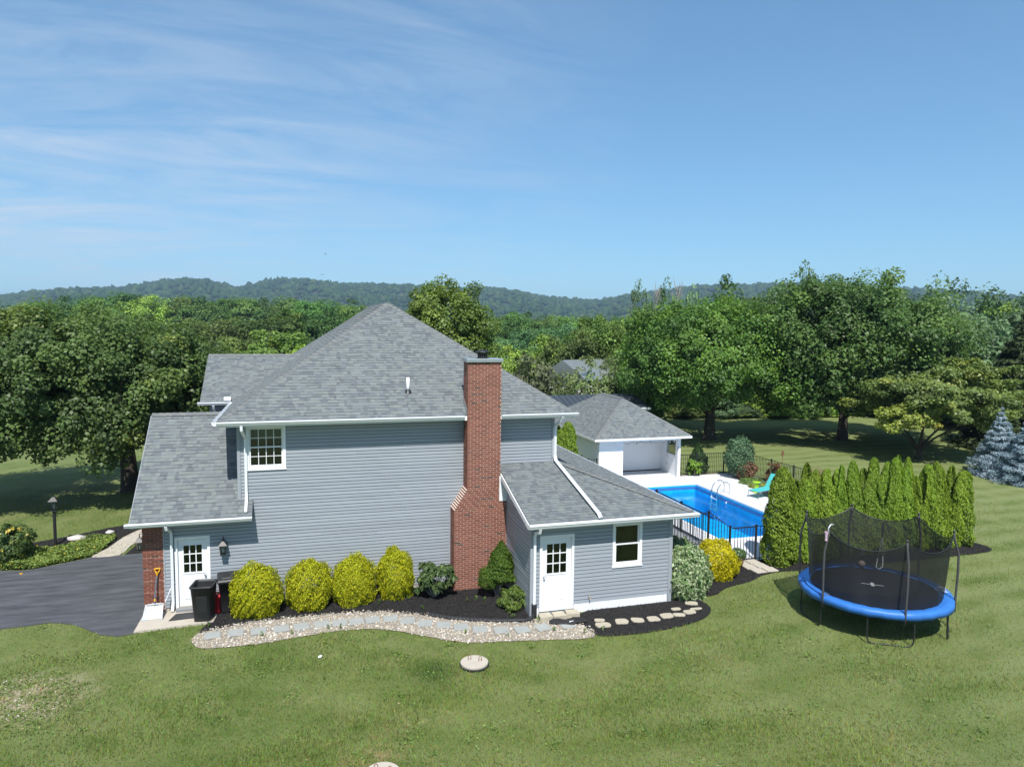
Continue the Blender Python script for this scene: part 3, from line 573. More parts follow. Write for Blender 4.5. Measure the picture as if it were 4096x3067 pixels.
def room(x0, x1, y0, y1, z0, z1, m):      # walls of the room behind an opening, facing inwards
    b = MB(); b.poly([(x0, y1, z0), (x1, y1, z0), (x1, y1, z1), (x0, y1, z1)]); b.poly([(x0, y0, z0), (x0, y1, z0), (x0, y1, z1), (x0, y0, z1)]); b.poly([(x1, y0, z0), (x1, y1, z0), (x1, y1, z1), (x1, y0, z1)]); b.poly([(x0, y0, z0), (x1, y0, z0), (x1, y1, z0), (x0, y1, z0)]); b.poly([(x0, y0, z1), (x1, y0, z1), (x1, y1, z1), (x0, y1, z1)]); return b.build('room', m, H)
room(-1.69, 1.2, .13, 4, 3.2, 5.44, MT['inter']); room(-4.1, -1.9, .13, 5, .05, 2.69, MT['dark']); room(6.38, 8.3, -2.99, -.02, .1, 2.69, MT['dark']); room(8.31, 10.6, -2.99, -.02, .1, 2.69, MT['dark'])
MB().box(-1.2, -.4, 3.2, 3.6, 3.2, 4.4).build('room_chest', MT['dark'], H)

# -- chimney
BRC = [(.215, .078, .052), (.235, .085, .056), (.195, .070, .050), (.225, .092, .064), (.250, .095, .066), (.105, .060, .050)]
BW = [5, 5, 5, 4, 3, .8]
def bcol(r): c = r.choices(BRC, BW)[0]; j = r.uniform(.78, .96); return tuple(x*j for x in c)
CH, CYF = .068, -.6
ch = MB(); ch.box(4.53+.004, 6.24, CYF+.003, 0, 0, 2.6); ch.box(4.95+.004, 6.03-.004, CYF+.003, -.0, 3.28, 7.25)
for i in range(10): ch.box(4.53+.042*(i+1)+.003, 6.235, CYF+.003, 0, 2.6+i*CH, 2.6+(i+1)*CH)
chim = ch.build('chimney', MT['mortar'], H)
for i in range(10): MB().box(4.53+.042*i-.004, 4.53+.042*(i+1)+.006, CYF-.003, -.004, 2.6+i*CH+.012, 2.6+i*CH+.030).build('step_ledge', MT['ledge'], chim)
def brick_row(axis, a0, a1, z, face, off, parent, r, front, depth=.07, cut=0.):
    L, J = .200, .0135; x = a0 - (off*(L+J))
    while x < a1-.01:
        p, q = max(x, a0), min(x+L, a1); x += L+J
        if q-p < .03: continue
        c = bcol(r); zz0, zz1 = z+.0062, z+CH-.0062; d = r.uniform(-.0015, .0015)
        if axis == 'x': pts = [(p, front+d, zz0), (q, front+d, zz0), (q, front+depth, zz0), (p, front+depth, zz0), (p, front+d, zz1), (q, front+d, zz1), (q, front+depth, zz1), (p, front+depth, zz1)]; fc = [pts[0], pts[1], pts[5], pts[4]]
        else: pts = [(front+d, q, zz0), (front+d, p, zz0), (front+depth, p, zz0), (front+depth, q, zz0), (front+d, q, zz1), (front+d, p, zz1), (front+depth, p, zz1), (front+depth, q, zz1)]; fc = [pts[0], pts[1], pts[5], pts[4]]
        ALL_BR.append((view_area(fc), pts, c, parent))
for k in range(106):
    z = k*CH + .03
    if z < 2.6: xl, xr = 4.53, 6.235
    elif z < 3.28: xl, xr = 4.53+.042*(1+int((z-2.6)/CH)), 6.235
    else: xl, xr = 4.95, 6.03
    brick_row('x', xl, xr, z, 0, .5*(k % 2), chim, rng, CYF); brick_row('y', CYF+.075, -.002, z, 0, .5*((k+1) % 2), chim, rng, xl)
cap = MB().box(4.90, 6.08, -.66, .06, 7.25, 7.36).build('cap', MT['metal'], chim, bevel=.01)
MB().tube([(5.49, -.3, 7.36), (5.49, -.3, 7.40)], .17, 16).build('flue_base', MT['black'], chim)
fl = MB()
for j in range(12): th = j*math.pi/6; fl.box(5.49+.14*math.cos(th)-.016, 5.49+.14*math.cos(th)+.016, -.3+.14*math.sin(th)-.016, -.3+.14*math.sin(th)+.016, 7.40, 7.56)
fl.tube([(5.49, -.3, 7.40), (5.49, -.3, 7.52)], .09, 12); fl.build('flue', MT['black'], chim)
MB().lathe([(.0, .07), (.12, .045), (.235, .0), (.235, -.015), (.0, -.012)], (5.49, -.3, 7.565), 18).build('flue_cap', MT['black'], chim, True)
MB().box(4.50, 4.528, -.32, -.24, .62, .72).build('outlet', MT['white'], chim)
fsh = MB(); fsh.prism([(4.945, -.56, 5.62), (4.945, -.02, 6.0), (4.945, -.02, 6.12), (4.945, -.56, 5.78)], (-.012, 0, 0)); fsh.build('flashing', MT['metal'], chim)
# -- brick pier at the garage front
pier = MB().box(-4.405, -3.87, -.020, .10, 0, 2.68).box(-4.41, -4.31, .10, 5.9, 0, 2.68).build('brick_pier', MT['mortar'], H)
for k in range(39):
    z = .02+k*CH; back = .010 if k % 5 == 4 else 0.
    brick_row('x', -4.42+back, -3.875, z, 0, .5*(k % 2), pier, rng, -.034+back, .05)
emit(ALL_SH, 'shingle', 'shingles', MT['shingle'], 300, roof); emit(ALL_BR, 'brick', 'bricks', MT['brick'], 300, chim)
# -- lamps and small fittings on the wall
def lantern(base, scale, parent, name, arm):
    x, y, z = base; s = scale
    b = MB().box(x-.045*s, x+.045*s, y+.02*s, y+.045*s+arm, z+.14*s, z+.26*s); b.tube([(x, y+arm, z+.20*s), (x, y+.02*s+arm*.6, z+.36*s), (x, y+.0, z+.36*s), (x, y, z+.26*s)], .011*s, 6)
    p = b.build(name, MT['black'], parent)
    def pyr(z0, z1, r0, r1, m, nm, fz=False): MB().hexa([(x-r0, y-r0, z0), (x+r0, y-r0, z0), (x+r0, y+r0, z0), (x-r0, y+r0, z0), (x-r1, y-r1, z1), (x+r1, y-r1, z1), (x+r1, y+r1, z1), (x-r1, y+r1, z1)]).build(nm, m, p)
    pyr(z+.14*s, z+.26*s, .13*s, .03*s, MT['black'], 'shade'); pyr(z-.13*s, z+.14*s, .065*s, .095*s, MT['clear'], 'glass'); pyr(z-.16*s, z-.13*s, .085*s, .08*s, MT['black'], 'base'); pyr(z-.10*s, z+.03*s, .018*s, .022*s, MT['white'], 'bulb')
    for sx in (-1, 1):
        for sy in (-1, 1): MB().tube([(x+sx*.066*s, y+sy*.066*s, z-.13*s), (x+sx*.095*s, y+sy*.095*s, z+.14*s)], .008*s, 5).build('bar', MT['black'], p)
    return p
lantern((-2.26, -.20, 1.80), .95, H, 'wall_lamp', .18)
lp = lantern((-4.60, .55, 1.86), .95, H, 'wall_lamp', 0.); MB().tube([(-4.60, .55, 2.10), (-4.60, .55, 2.22), (-4.52, .55, 2.22), (-4.42, .55, 2.12)], .012, 6).build('arm', MT['black'], lp)
tp = MB().tube([(8.08, -3.12, .42), (8.08, -3.20, .42)], .02, 8).tube([(8.08, -3.19, .42), (8.08, -3.21, .36)], .016, 8).tube([(8.04, -3.17, .47), (8.12, -3.17, .47)], .012, 6).build('tap', MT['sand'], H)
MB().box(10.72, 10.80, -3.15, -3.13, .30, .42).build('meter_box', MT['metal'], H)

# ------------------------------------------------------------------ things by the garage door
def bin_body(t, w_, d_, h, wt, dt, m, cx_=0., cy_=0., z0=0.):
    """tapered tub with an open top, wall thickness and rolled rim (local coordinates)"""
    def ring(hw, hd, z, n=5, r=.07):
        P = []
        for (sx, sy, a0) in ((1, 1, 0), (-1, 1, 90), (-1, -1, 180), (1, -1, 270)):
            for i in range(n):
                a = R_(a0+90*i/(n-1)); P.append((cx_+sx*(hw-r)+r*math.cos(a), cy_+sy*(hd-r)+r*math.sin(a), z))
        return P
    rings = [ring(w_, d_, z0), ring(w_+(wt-w_)*.08, d_+(dt-d_)*.08, z0+.06), ring(wt, dt, z0+h-.05), ring(wt+.025, dt+.025, z0+h-.045), ring(wt+.025, dt+.025, z0+h), ring(wt-.01, dt-.01, z0+h), ring(wt-.02, dt-.02, z0+h-.06), ring(w_-.02, d_-.02, z0+.03)]
    b = MB(); n = len(rings[0])
    for r in rings: b.v += r
    for i in range(len(rings)-1):
        for j in range(n): b.f.append((i*n+j, i*n+(j+1) % n, (i+1)*n+(j+1) % n, (i+1)*n+j)); b.c.append(None)
    b.f.append(tuple(range(n-1, -1, -1))); b.f.append(tuple(range((len(rings)-1)*n, len(rings)*n))); b.c += [None, None]
    return b
def place(o, loc, rz=0.):
    o.location = loc; o.rotation_euler = (0, 0, rz); return o
t = thing('trash_bin', 'open black plastic trash bin without a lid in front of the side door', 'trash bin')
bin_body(t, .225, .24, 1.02, .285, .31, None).build('tub', MT['blackplastic'], t, True)
MB().box(-.10, .14, .31, .355, .97, 1.01).build('handle', MT['blackplastic'], t, bevel=.01)
MB().prism([(-.12, -.252, .25), (.14, -.252, .25), (.16, -.286, .75), (-.14, -.286, .75)], (0, -.012, 0)).build('front_panel', MT['blackplastic'], t, bevel=.01)
MB().prism([(.24, -.12, .32), (.24, .12, .32), (.275, .14, .8), (.275, -.14, .8)], (.012, 0, 0)).build('side_panel', MT['blackplastic'], t, bevel=.01)
place(t, (-2.72, -.86, .05), R_(-9))
t = thing('wheeled_bin', 'black wheeled bin with a closed lid, between the gold shrub and the side door', 'trash bin')
bin_body(t, .20, .24, .95, .27, .31, None).build('tub', MT['blackplastic'], t, True)
lid = MB(); lid.hexa([(-.31, -.36, .955), (.31, -.36, .955), (.31, .37, .955), (-.31, .37, .955), (-.27, -.31, 1.02), (.27, -.31, 1.02), (.27, .33, 1.06), (-.27, .33, 1.06)]); lid.hexa([(-.20, -.24, 1.02), (.20, -.24, 1.02), (.20, .26, 1.05), (-.20, .26, 1.05), (-.16, -.2, 1.06), (.16, -.2, 1.06), (.16, .22, 1.085), (-.16, .22, 1.085)])
lid.build('lid', MT['blackplastic'], t, bevel=.015); MB().tube([(-.2, .36, .93), (.2, .36, .93)], .018, 8).build('handle', MT['blackplastic'], t)
for s in (-1, 1):
    wh = MB().lathe([(.0, -.025), (.12, -.025), (.12, .025), (.0, .025)], (0, 0, 0), 16); wh.v = [(s*.25+p[2], .22+p[0], .12+p[1]) for p in wh.v]; wh.build('wheel', MT['blackplastic'], t)
place(t, (-2.12, -.36, .03), R_(6))
t = thing('red_bin', 'small red plastic bin standing behind the open black bin', 'bin')
bin_body(t, .13, .15, .55, .17, .19, None).build('tub', MT['red'], t, True); MB().hexa([(-.19, -.21, .55), (.19, -.21, .55), (.19, .21, .55), (-.19, .21, .55), (-.15, -.17, .60), (.15, -.17, .60), (.15, .17, .60), (-.15, .17, .60)]).build('lid', MT['red'], t, bevel=.01)
place(t, (-2.42, -.50, .05), R_(-12)); t.scale = (.72, .72, .95)
# snow scoop with a bent aluminium blade and yellow D-grip, leaning on the pier
t = thing('snow_shovel', 'wide silver snow shovel with yellow D-grip leaning on the brick pier', 'shovel', (-4.1, -.3, 0))
bl = MB(); n = 9; rows = []
for i in range(7):
    u = i/6; z = .06+.32*u; wd = .27-.05*u+.02*u*u; y0 = -.56+.36*u**1.4
    rows.append([(-4.10+wd*(2*j/(n-1)-1), y0 - .12*abs(2*j/(n-1)-1)**2*(1-.3*u) + .015*math.sin(j*2.1+i), z) for j in range(n)])
for r in rows: bl.v += r
k0 = len(bl.v)
for r in rows: bl.v += [(p[0], p[1]+.012, p[2]-.004) for p in r]
for i in range(6):
    for j in range(n-1):
        a = i*n+j; bl.f.append((a, a+1, a+n+1, a+n)); bl.f.append((k0+a+n, k0+a+n+1, k0+a+1, k0+a)); bl.c += [None, None]
bl.build('blade', MT['alu'], t, True)
MB().box(-4.345, -3.855, -.31, -.28, .365, .39).build('blade_rim', MT['alu'], t)
MB().tube([(-4.10, -.27, .36), (-4.10, -.235, .52), (-4.08, -.16, .85), (-4.05, -.09, 1.13)], .02, 8).build('shaft', MT['shaft'], t); MB().tube([(-4.10, -.25, .46), (-4.098, -.235, .52)], .026, 8).build('collar', MT['yellow'], t)
gp = MB(); gp.tube([(-4.05, -.09, 1.11), (-4.045, -.08, 1.18), (-4.09, -.072, 1.27), (-4.115, -.065, 1.34), (-3.965, -.06, 1.345), (-3.99, -.072, 1.27), (-4.04, -.08, 1.19)], .021, 8); gp.build('grip', MT['yellow'], t, True)
t = thing('shovel', 'thin silver shovel handle leaning beside the downspout behind the snow shovel', 'shovel', (-3.8, -.3, 0))
MB().tube([(-3.82, -.30, .42), (-3.74, -.20, .62), (-3.62, -.05, .88)], .013, 8).build('shaft', MT['alu'], t); MB().tube([(-3.67, -.06, .90), (-3.57, -.04, .86)], .014, 8).build('grip', MT['alu'], t)
mt = MB().hexa([(-3.66, -.82, .05), (-2.70, -.76, .05), (-2.66, -.32, .05), (-3.54, -.36, .05), (-3.66, -.82, .066), (-2.70, -.76, .066), (-2.66, -.32, .066), (-3.54, -.36, .066)]); tag(mt.build('doormat', MT['blackplastic']), 'worn black doormat on the concrete pad below the side door', 'doormat')

# ------------------------------------------------------------------ gravel path, pavers, stones
def inside(poly, P):
    x, y = P[:, 0], P[:, 1]; c = np.zeros(len(P), bool); n = len(poly)
    for i in range(n):
        (x0, y0), (x1, y1) = poly[i], poly[(i+1) % n]
        if y0 == y1: continue
        c ^= ((y0 > y) != (y1 > y)) & (x < (x1-x0)*(y-y0)/(y1-y0)+x0)
    return c
def scatter(poly, n, r):
    p = np.array(poly); lo, hi = p.min(0), p.max(0); P = r.uniform(lo, hi, (n, 2)); return P[inside(poly, P)]
nr = np.random.default_rng(11)
P = scatter(GRAVEL, 14000, nr); P = P+nr.normal(size=P.shape)*.035; n = len(P); s = nr.uniform(.014, .036, n)
tag(link('gravel', blobs('gravel', np.c_[P, np.full(n, .024)+s*.15], np.c_[s*nr.uniform(.8, 1.4, n), s*nr.uniform(.7, 1.1, n), s*.6], pick_cols(nr, n, [(.40, .36, .29, 4), (.50, .46, .39, 3), (.30, .265, .215, 3), (.24, .23, .22, 2), (.36, .28, .20, 1.5), (.62, .59, .54, 1.2)]), nr), MT['pebble']), 'small rounded tan and white pebbles filling the path', 'gravel', kind='stuff')
for poly, cnt, z in ((MULCH_A, 26000, .032), (MULCH_B, 42000, .028), (MULCH_L, 16000, .010)):
    P = scatter(poly, cnt, nr); n = len(P); s = nr.uniform(.008, .022, n)
    me = leaf_mesh('mulch_chips', np.c_[P, np.full(n, z)+nr.uniform(.002, .02, n)], np.array([0, 0, 1.])+nr.normal(size=(n, 3))*.6, s*3.2, .3, pick_cols(nr, n, [(.026, .025, .026, 6), (.042, .039, .038, 4), (.013, .013, .013, 3), (.10, .065, .045, .25)]), nr)
    tag(link('mulch_chips', me, MT['chip']), 'black shredded bark mulch', 'mulch', kind='stuff')
STONES = [(-2.38, -2.07), (-1.8, -2.06), (-1.21, -2.11), (-.62, -2.12), (-.09, -2.12), (.46, -2.1), (.94, -2.14), (1.4, -2.16), (1.85, -2.18), (2.35, -2.24), (2.8, -2.49), (3.24, -2.8), (3.73, -3.05), (4.17, -3.31), (4.64, -3.59), (5.19, -3.8), (5.76, -3.91), (6.35, -3.93), (7.07, -3.96)]
pav = None
for i, (x, y) in enumerate(STONES):
    if pav is None:
        b = MB(); b.box(-.205, .205, -.205, .205, .0, .028); pav = b.build('stepping_stone', MT['slate'], bevel=.008); o = pav
    else: o = dup(pav)
    nx_, ny_ = STONES[min(i+1, len(STONES)-1)]; px_, py_ = STONES[max(i-1, 0)]; o.location = (x, y, .028); o.rotation_euler = (0, 0, math.atan2(ny_-py_, nx_-px_)*.55 + random.uniform(-.05, .05) + .1)
    tag(o, 'square grey stepping stone in the gravel path, %s from the driveway end' % ORD[i+1], 'stepping stone', 'square stepping stones of the gravel path')
ROUGH = [(8.04, -4.24), (8.07, -3.92), (8.65, -4.16), (9.13, -4.19), (9.61, -4.23), (10.09, -4.14), (10.48, -4.17), (10.89, -4.06), (11.19, -3.91), (10.6, -3.77), (11.28, -3.49)]
for i, (x, y) in enumerate(ROUGH):
    r_ = random.Random(i); a0 = r_.uniform(0, 6); ks = 9; L_ = (.24, .17, .21, .21, .21, .22, .20, .21, .2, .17, .22)[i]; W_ = (.17, .10, .17, .17, .17, .17, .11, .15, .06, .09, .13)[i]
    sq = lambda v: math.copysign(abs(v)**.55, v); ks = 12; ring = [(L_*.92*sq(math.cos(2*math.pi*j/ks))*r_.uniform(.9, 1.06), W_*.95*sq(math.sin(2*math.pi*j/ks))*r_.uniform(.9, 1.06)) for j in range(ks)]
    b = MB(); b.prism([(p[0], p[1], 0) for p in ring], (0, 0, .045)); o = b.build('flat_stone', MT['sand'], bevel=.012); o.location = (x, y, .022); o.rotation_euler = (r_.uniform(-.04, .04), r_.uniform(-.04, .04), r_.uniform(-.5, .1))
    tag(o, ('rough tan flat stone in the mulch, %s from the gravel path' % ORD[i+1]), 'stone', 'rough flat stones in the mulch')
for i, (x, y, rz) in enumerate(((6.62, -3.36, .0), (7.03, -3.38, -.03), (7.45, -3.34, -.10))):
    b = MB(); b.hexa([(-.20, -.17, 0), (.20, -.17, 0), (.17, .15, 0), (-.17, .15, 0), (-.20, -.17, .13), (.20, -.17, .13), (.17, .15, .13), (-.17, .15, .13)]); o = b.build('step_block', MT['sand'], bevel=.012); place(o, (x, y, .02), rz)
    tag(o, 'tan concrete step block below the addition door, %s from the downspout' % ORD[i+1], 'step block', 'step blocks below the addition door')
# crumpled black fabric bag beside the steps
bm = MB(); n = 14; m_ = 22; prof = random.Random(5)
for i in range(m_):
    u = i/(m_-1); x = 6.62+1.12*u; w_ = .02+.17*math.sin(math.pi*min(1, max(0, u)))**.35; hh = .11*math.sin(math.pi*u)**.3*(.7+.3*math.sin(u*11)); y = -3.72-.14*u+.03*math.sin(u*9)
    for j in range(n):
        a = 2*math.pi*j/n; bm.v.append((x, y + w_*math.cos(a)*(1+.12*math.sin(3*a+i)), .035 + max(0, hh*(.5+.5*math.sin(a))*(1+.25*math.sin(5*a+1.7*i)))))
for i in range(m_-1):
    for j in range(n): bm.f.append((i*n+j, i*n+(j+1) % n, (i+1)*n+(j+1) % n, (i+1)*n+j)); bm.c.append(None)
o = bm.build('fabric_bag', MT['fabric'], None, True); tag(o, 'crumpled long black fabric bag lying beside the step blocks', 'bag'); MB().box(7.16, 7.30, -3.90, -3.885, .085, .115).build('label_patch', MT['whiteprint'], o)
# black corrugated drain from the downspout
t = thing('drain_pipe', 'black corrugated drain pipe between mulch and gravel, leading from the downspout', 'drain pipe', (6.3, -3.3, 0))
MB().box(6.275, 6.405, -3.27, -3.12, .05, .42).build('adapter', MT['blackplastic'], t, bevel=.015)
pp = [(6.33, -3.24, .12), (6.2, -3.36, .07), (6.0, -3.38, .06), (5.3, -3.21, .05), (4.6, -2.95, .05), (4.0, -2.66, .05), (3.4, -2.22, .045)]; path, rad = [], []
for i in range(len(pp)-1):
    for k in range(12):
        u = k/12; path.append(Vector(pp[i]).lerp(Vector(pp[i+1]), u)); rad.append((.052 if i < 2 else .058+.011*(k % 2)))
MB().tube(path, rad, 10).build('hose', MT['blackplastic'], t)
# septic lids
def lid_(x, y, label):
    t = thing('tank_lid', label, 'tank lid', (x, y, 0)); MB().lathe([(.37, 0), (.37, .05), (.34, .06)], (x, y, 0), 28).build('riser', MT['blackplastic'], t)
    MB().lathe([(.0, .11), (.33, .11), (.345, .10), (.345, .055), (.0, .05)], (x, y, 0), 28).build('cover', MT['concrete'], t)
    for (dx, dy, tz) in ((-.10, .10, .4), (.14, -.03, .9)): MB().tube([(x+dx-.035, y+dy, .10), (x+dx-.035, y+dy, .19), (x+dx-.02, y+dy, .23), (x+dx+.02, y+dy, .23), (x+dx+.035, y+dy, .19), (x+dx+.035, y+dy, .10)], .008, 6).build('handle', MT['rust'], t)
lid_(4.02, -5.5, 'round concrete tank lid with two wire handles in the middle of the lawn'); lid_(1.34, -9.30, 'round concrete tank lid half cut off by the bottom edge of the picture')
# lamp post
t = thing('lamp_post', 'black post lantern in the flower bed beside the driveway', 'lamp post', (-8.92, 7.8, 0))
MB().tube([(-8.92, 7.8, 0), (-8.92, 7.8, 1.30)], .055, 12).build('post', MT['black'], t); MB().tube([(-9.05, 7.8, 1.12), (-8.79, 7.8, 1.12)], .014, 6).build('cross_bar', MT['black'], t); MB().box(-9.0, -8.84, 7.72, 7.88, 1.30, 1.34).build('collar', MT['black'], t)
lantern((-8.92, 7.8, 1.52), 1.25, t, 'lantern', 0.)

# ------------------------------------------------------------------ trampoline
TX, TY, TR, TZ = 15.93, -5.72, 2.02, .92
t = thing('trampoline', 'round trampoline with blue pad and black safety net on the side lawn', 'trampoline', (TX, TY, 0))
AN = [math.atan2(y-TY, x-TX) for x, y in ((14.62, -4.25), (16.64, -3.97), (17.94, -5.36), (17.27, -7.12), (15.22, -7.51), (13.95, -5.99))]
def P_(a, r, z): return Vector((TX+r*math.cos(a), TY+r*math.sin(a), z))
pad = MB(); K = 96
def padw(a, k): return 1+.006*math.sin(9*a+k)+.004*math.sin(23*a)
for r, z in ((TR-.30, TZ+.005), (TR-.16, TZ+.035), (TR-.02, TZ+.03), (TR+.02, TZ-.02), (TR+.02, TZ-.16), (TR-.02, TZ-.16)):
    for j in range(K): a = 2*math.pi*j/K; pad.v.append(tuple(P_(a, r*padw(a, r*9), z+.006*math.sin(31*a+r*20))))
for i in range(5):
    for j in range(K): pad.f.append((i*K+j, i*K+(j+1) % K, (i+1)*K+(j+1) % K, (i+1)*K+j)); pad.c.append(None)
po = pad.build('pad', MT['blue'], t, True)
mm = MB(); mm.poly([tuple(P_(2*math.pi*j/72, TR-.26, TZ-.012)) for j in range(72)]); jm = mm.build('jump_mat', MT['mat_'], t)
cx_, cy_ = 16.05, -5.55; dX = Vector((.79, -.61, 0)); dN = Vector((.61, .79, 0)); cc_ = Vector((cx_, cy_, TZ-.006))
for (a_, b_, zz_) in ((.30, .016, 0.), (.045, .15, .004)): _q = MB(); _q.prism([cc_+dX*u_*a_+dN*v_*b_+Vector((0, 0, zz_)) for u_, v_ in ((-1, -1), (1, -1), (1, 1), (-1, 1))], (0, 0, .003)); _q.build('cross_mark', MT['whiteprint'], jm)
fr = MB(); fr.tube([P_(2*math.pi*j/48, TR-.05, TZ-.06) for j in range(49)], .022, 6, caps=False); fr.build('frame', MT['black'], t)
PT = 2.86
for a in AN:
    pp = [P_(a, TR+.0, .62), P_(a, TR+.005, TZ), P_(a, TR+.03, 1.7), P_(a, TR+.02, 2.25), P_(a, TR-.10, 2.66), P_(a, TR-.12, PT)]
    p = MB().tube(pp, .030, 8).build('net_pole', MT['pole'], t, True); MB().lathe([(.034, -.03), (.036, .02), (.02, .045), (.0, .045)], pp[-1], 10).build('cap', MT['black'], p)
# W-shaped legs: two uprights joined by a ground bar
for k in range(5):
    a0 = AN[0] + R_(36)+k*R_(72); d = R_(17)
    pts = [P_(a0-d, TR-.06, TZ-.07), P_(a0-d, TR-.06, .16), P_(a0-d*.92, TR-.06, .05), P_(a0-d*.75, TR-.06, .022), P_(a0+d*.75, TR-.06, .022), P_(a0+d*.92, TR-.06, .05), P_(a0+d, TR-.06, .16), P_(a0+d, TR-.06, TZ-.07)]
    MB().tube(pts, .022, 8).build('leg', MT['black'], t)
nb = MB(); K = 144; NR = 9; an = sorted([(a+2*math.pi) % (2*math.pi) for a in AN])
def topz(a):
    a %= 2*math.pi
    for i in range(len(an)):
        lo, hi = an[i], an[(i+1) % len(an)]+(2*math.pi if i == len(an)-1 else 0); aa = a if a >= lo else a+2*math.pi
        if lo <= aa <= hi: u = (aa-lo)/(hi-lo); return PT-.06-.34*(1-(2*u-1)**2)**.8, math.sin(math.pi*u)
    return PT, 0
for i in range(NR):
    u = i/(NR-1)
    for j in range(K):
        a = 2*math.pi*j/K; tz, s_ = topz(a); z = TZ+.02+(tz-TZ)*u
        r = TR-.29 + .17*u - .08*s_*u - .05*math.sin(math.pi*u)*s_ + .022*math.sin(14*a+2*u)*(1-u)
        nb.v.append(tuple(P_(a, r, z)))
for i in range(NR-1):
    for j in range(K): nb.f.append((i*K+j, i*K+(j+1) % K, (i+1)*K+(j+1) % K, (i+1)*K+j)); nb.c.append(None)
no = nb.build('safety_net', MT['net'], t, True)
hem = MB(); hem.tube([Vector(v)+Vector((0, 0, .0)) for v in nb.v[(NR-1)*K:]]+[Vector(nb.v[(NR-1)*K])], .012, 5, caps=False); hem.build('hem', MT['black'], no)
a = math.atan2(-4.56-TY, 17.35-TX); st = MB(); st.tube([P_(a+.02, TR-.20, 2.38), P_(a+.02, TR-.24, 1.95)], .028, 6); st.build('door_flap', MT['black'], no)
st = MB(); st.tube([P_(a+.02, TR-.24, 1.95), P_(a+.05, TR-.29, 1.5), P_(a+.09, TR-.33, 1.0), P_(a+.03, TR-.36, .96), P_(a-.02, TR-.33, 1.05), P_(a-.01, TR-.29, 1.5), P_(a+.02, TR-.24, 1.95)], .012, 5); st.build('door_strap', MT['whiteprint'], no)
MB().box(16.86, 17.02, -4.18, -4.172, 1.28, 1.50).build('instruction_patch', MT['alu'], no)
hb = P_(AN[5], TR-.1, PT-.02); hp = MB().tube([hb+Vector((-.02, 0, -.1)), hb+Vector((.0, 0, .06)), hb+Vector((.08, .02, .13)), hb+Vector((.16, .02, .12))], .018, 8).build('hoop_bracket', MT['alu'], t, True)
hn = MB(); hn.lathe([(.055, 0), (.04, -.08), (.028, -.18), (.035, -.25)], hb+Vector((-.10, -.03, -.05)), 8); hn.build('hoop_net', MT['pink'], t)
tc = bpy.data.curves.new('pad_print', 'FONT'); tc.body = 'Propel'; tc.size = .20; tc.align_x = 'CENTER'; tc.align_y = 'CENTER'; tc.extrude = .001
_f = bpy.data.objects.new('pad_print_text', tc); _m = bpy.data.meshes.new_from_object(_f); bpy.data.objects.remove(_f); to = link('pad_print', _m, MT['whiteprint'], po); to.matrix_parent_inverse.identity(); to.location = P_(R_(-24), TR-.135, TZ+.046); to.rotation_euler = (0, 0, R_(-24)+math.pi/2)
ring = MB(); ring.tube([P_(R_(-24), TR-.135, TZ+.046)+Vector((.24*math.cos(q), .13*math.sin(q), 0)) for q in np.linspace(.6, 4.4, 18)], .008, 5); ring.build('pad_logo', MT['whiteprint'], po)
r0 = P_(R_(185), TR-.15, TZ+.045); ring = MB(); ring.tube([r0+Vector((.10*math.cos(q), .15*math.sin(q), 0)) for q in np.linspace(0, 6.2, 18)], .010, 5); ring.build('pad_logo', MT['shaft'], po)
bo = MB().lathe([(.115*math.sin(math.pi*i/12), .115-.115*math.cos(math.pi*i/12)) for i in range(13)], (16.88, -4.22, TZ-.01), 20).build('ball', MT['mauve'], None, True); tag(bo, 'greyish brown ball lying at the far edge of the trampoline mat', 'ball')

# ------------------------------------------------------------------ pool
t = thing('swimming_pool', 'rectangular in-ground swimming pool with bright blue liner and white coping', 'swimming pool', (17.9, 6.4, 0))
def rrect(x0, x1, y0, y1, r, n=7):
    P = []
    for (cx, cy, a0) in ((x1-r, y1-r, 0), (x0+r, y1-r, 90), (x0+r, y0+r, 180), (x1-r, y0+r, 270)):
        for i in range(n): a = R_(a0+90*i/(n-1)); P.append((cx+r*math.cos(a), cy+r*math.sin(a)))
    return P
IN, OUT = rrect(PX0+.02, PX1-.02, PY0+.02, PY1-.02, .18), rrect(PX0-.12, PX1+.12, PY0-.12, PY1+.12, .22)
cp = MB(); n = len(IN)
for ringp, z in ((IN, -.08), (IN, .072), (OUT, .072), (OUT, .0)):
    cp.v += [(x, y, z) for x, y in ringp]
for i in range(3):
    for j in range(n): cp.f.append((i*n+j, i*n+(j+1) % n, (i+1)*n+(j+1) % n, (i+1)*n+j)); cp.c.append(None)
cp.build('coping', MT['white'], t)
W2 = rrect(PX0+.03, PX1-.03, PY0+.03, PY1-.03, .17); sh = MB(); zt = [.0, -.08, -.32, -1.35]
for z in zt: sh.v += [(x, y, z) for x, y in W2]
for i in range(3):
    for j in range(n): sh.f.append((i*n+j, (i+1)*n+j, (i+1)*n+(j+1) % n, i*n+(j+1) % n)); sh.c.append(None)
sh.f.append(tuple(3*n+j for j in range(n))); sh.c.append(None); sh.build('liner', MT['liner'], t)
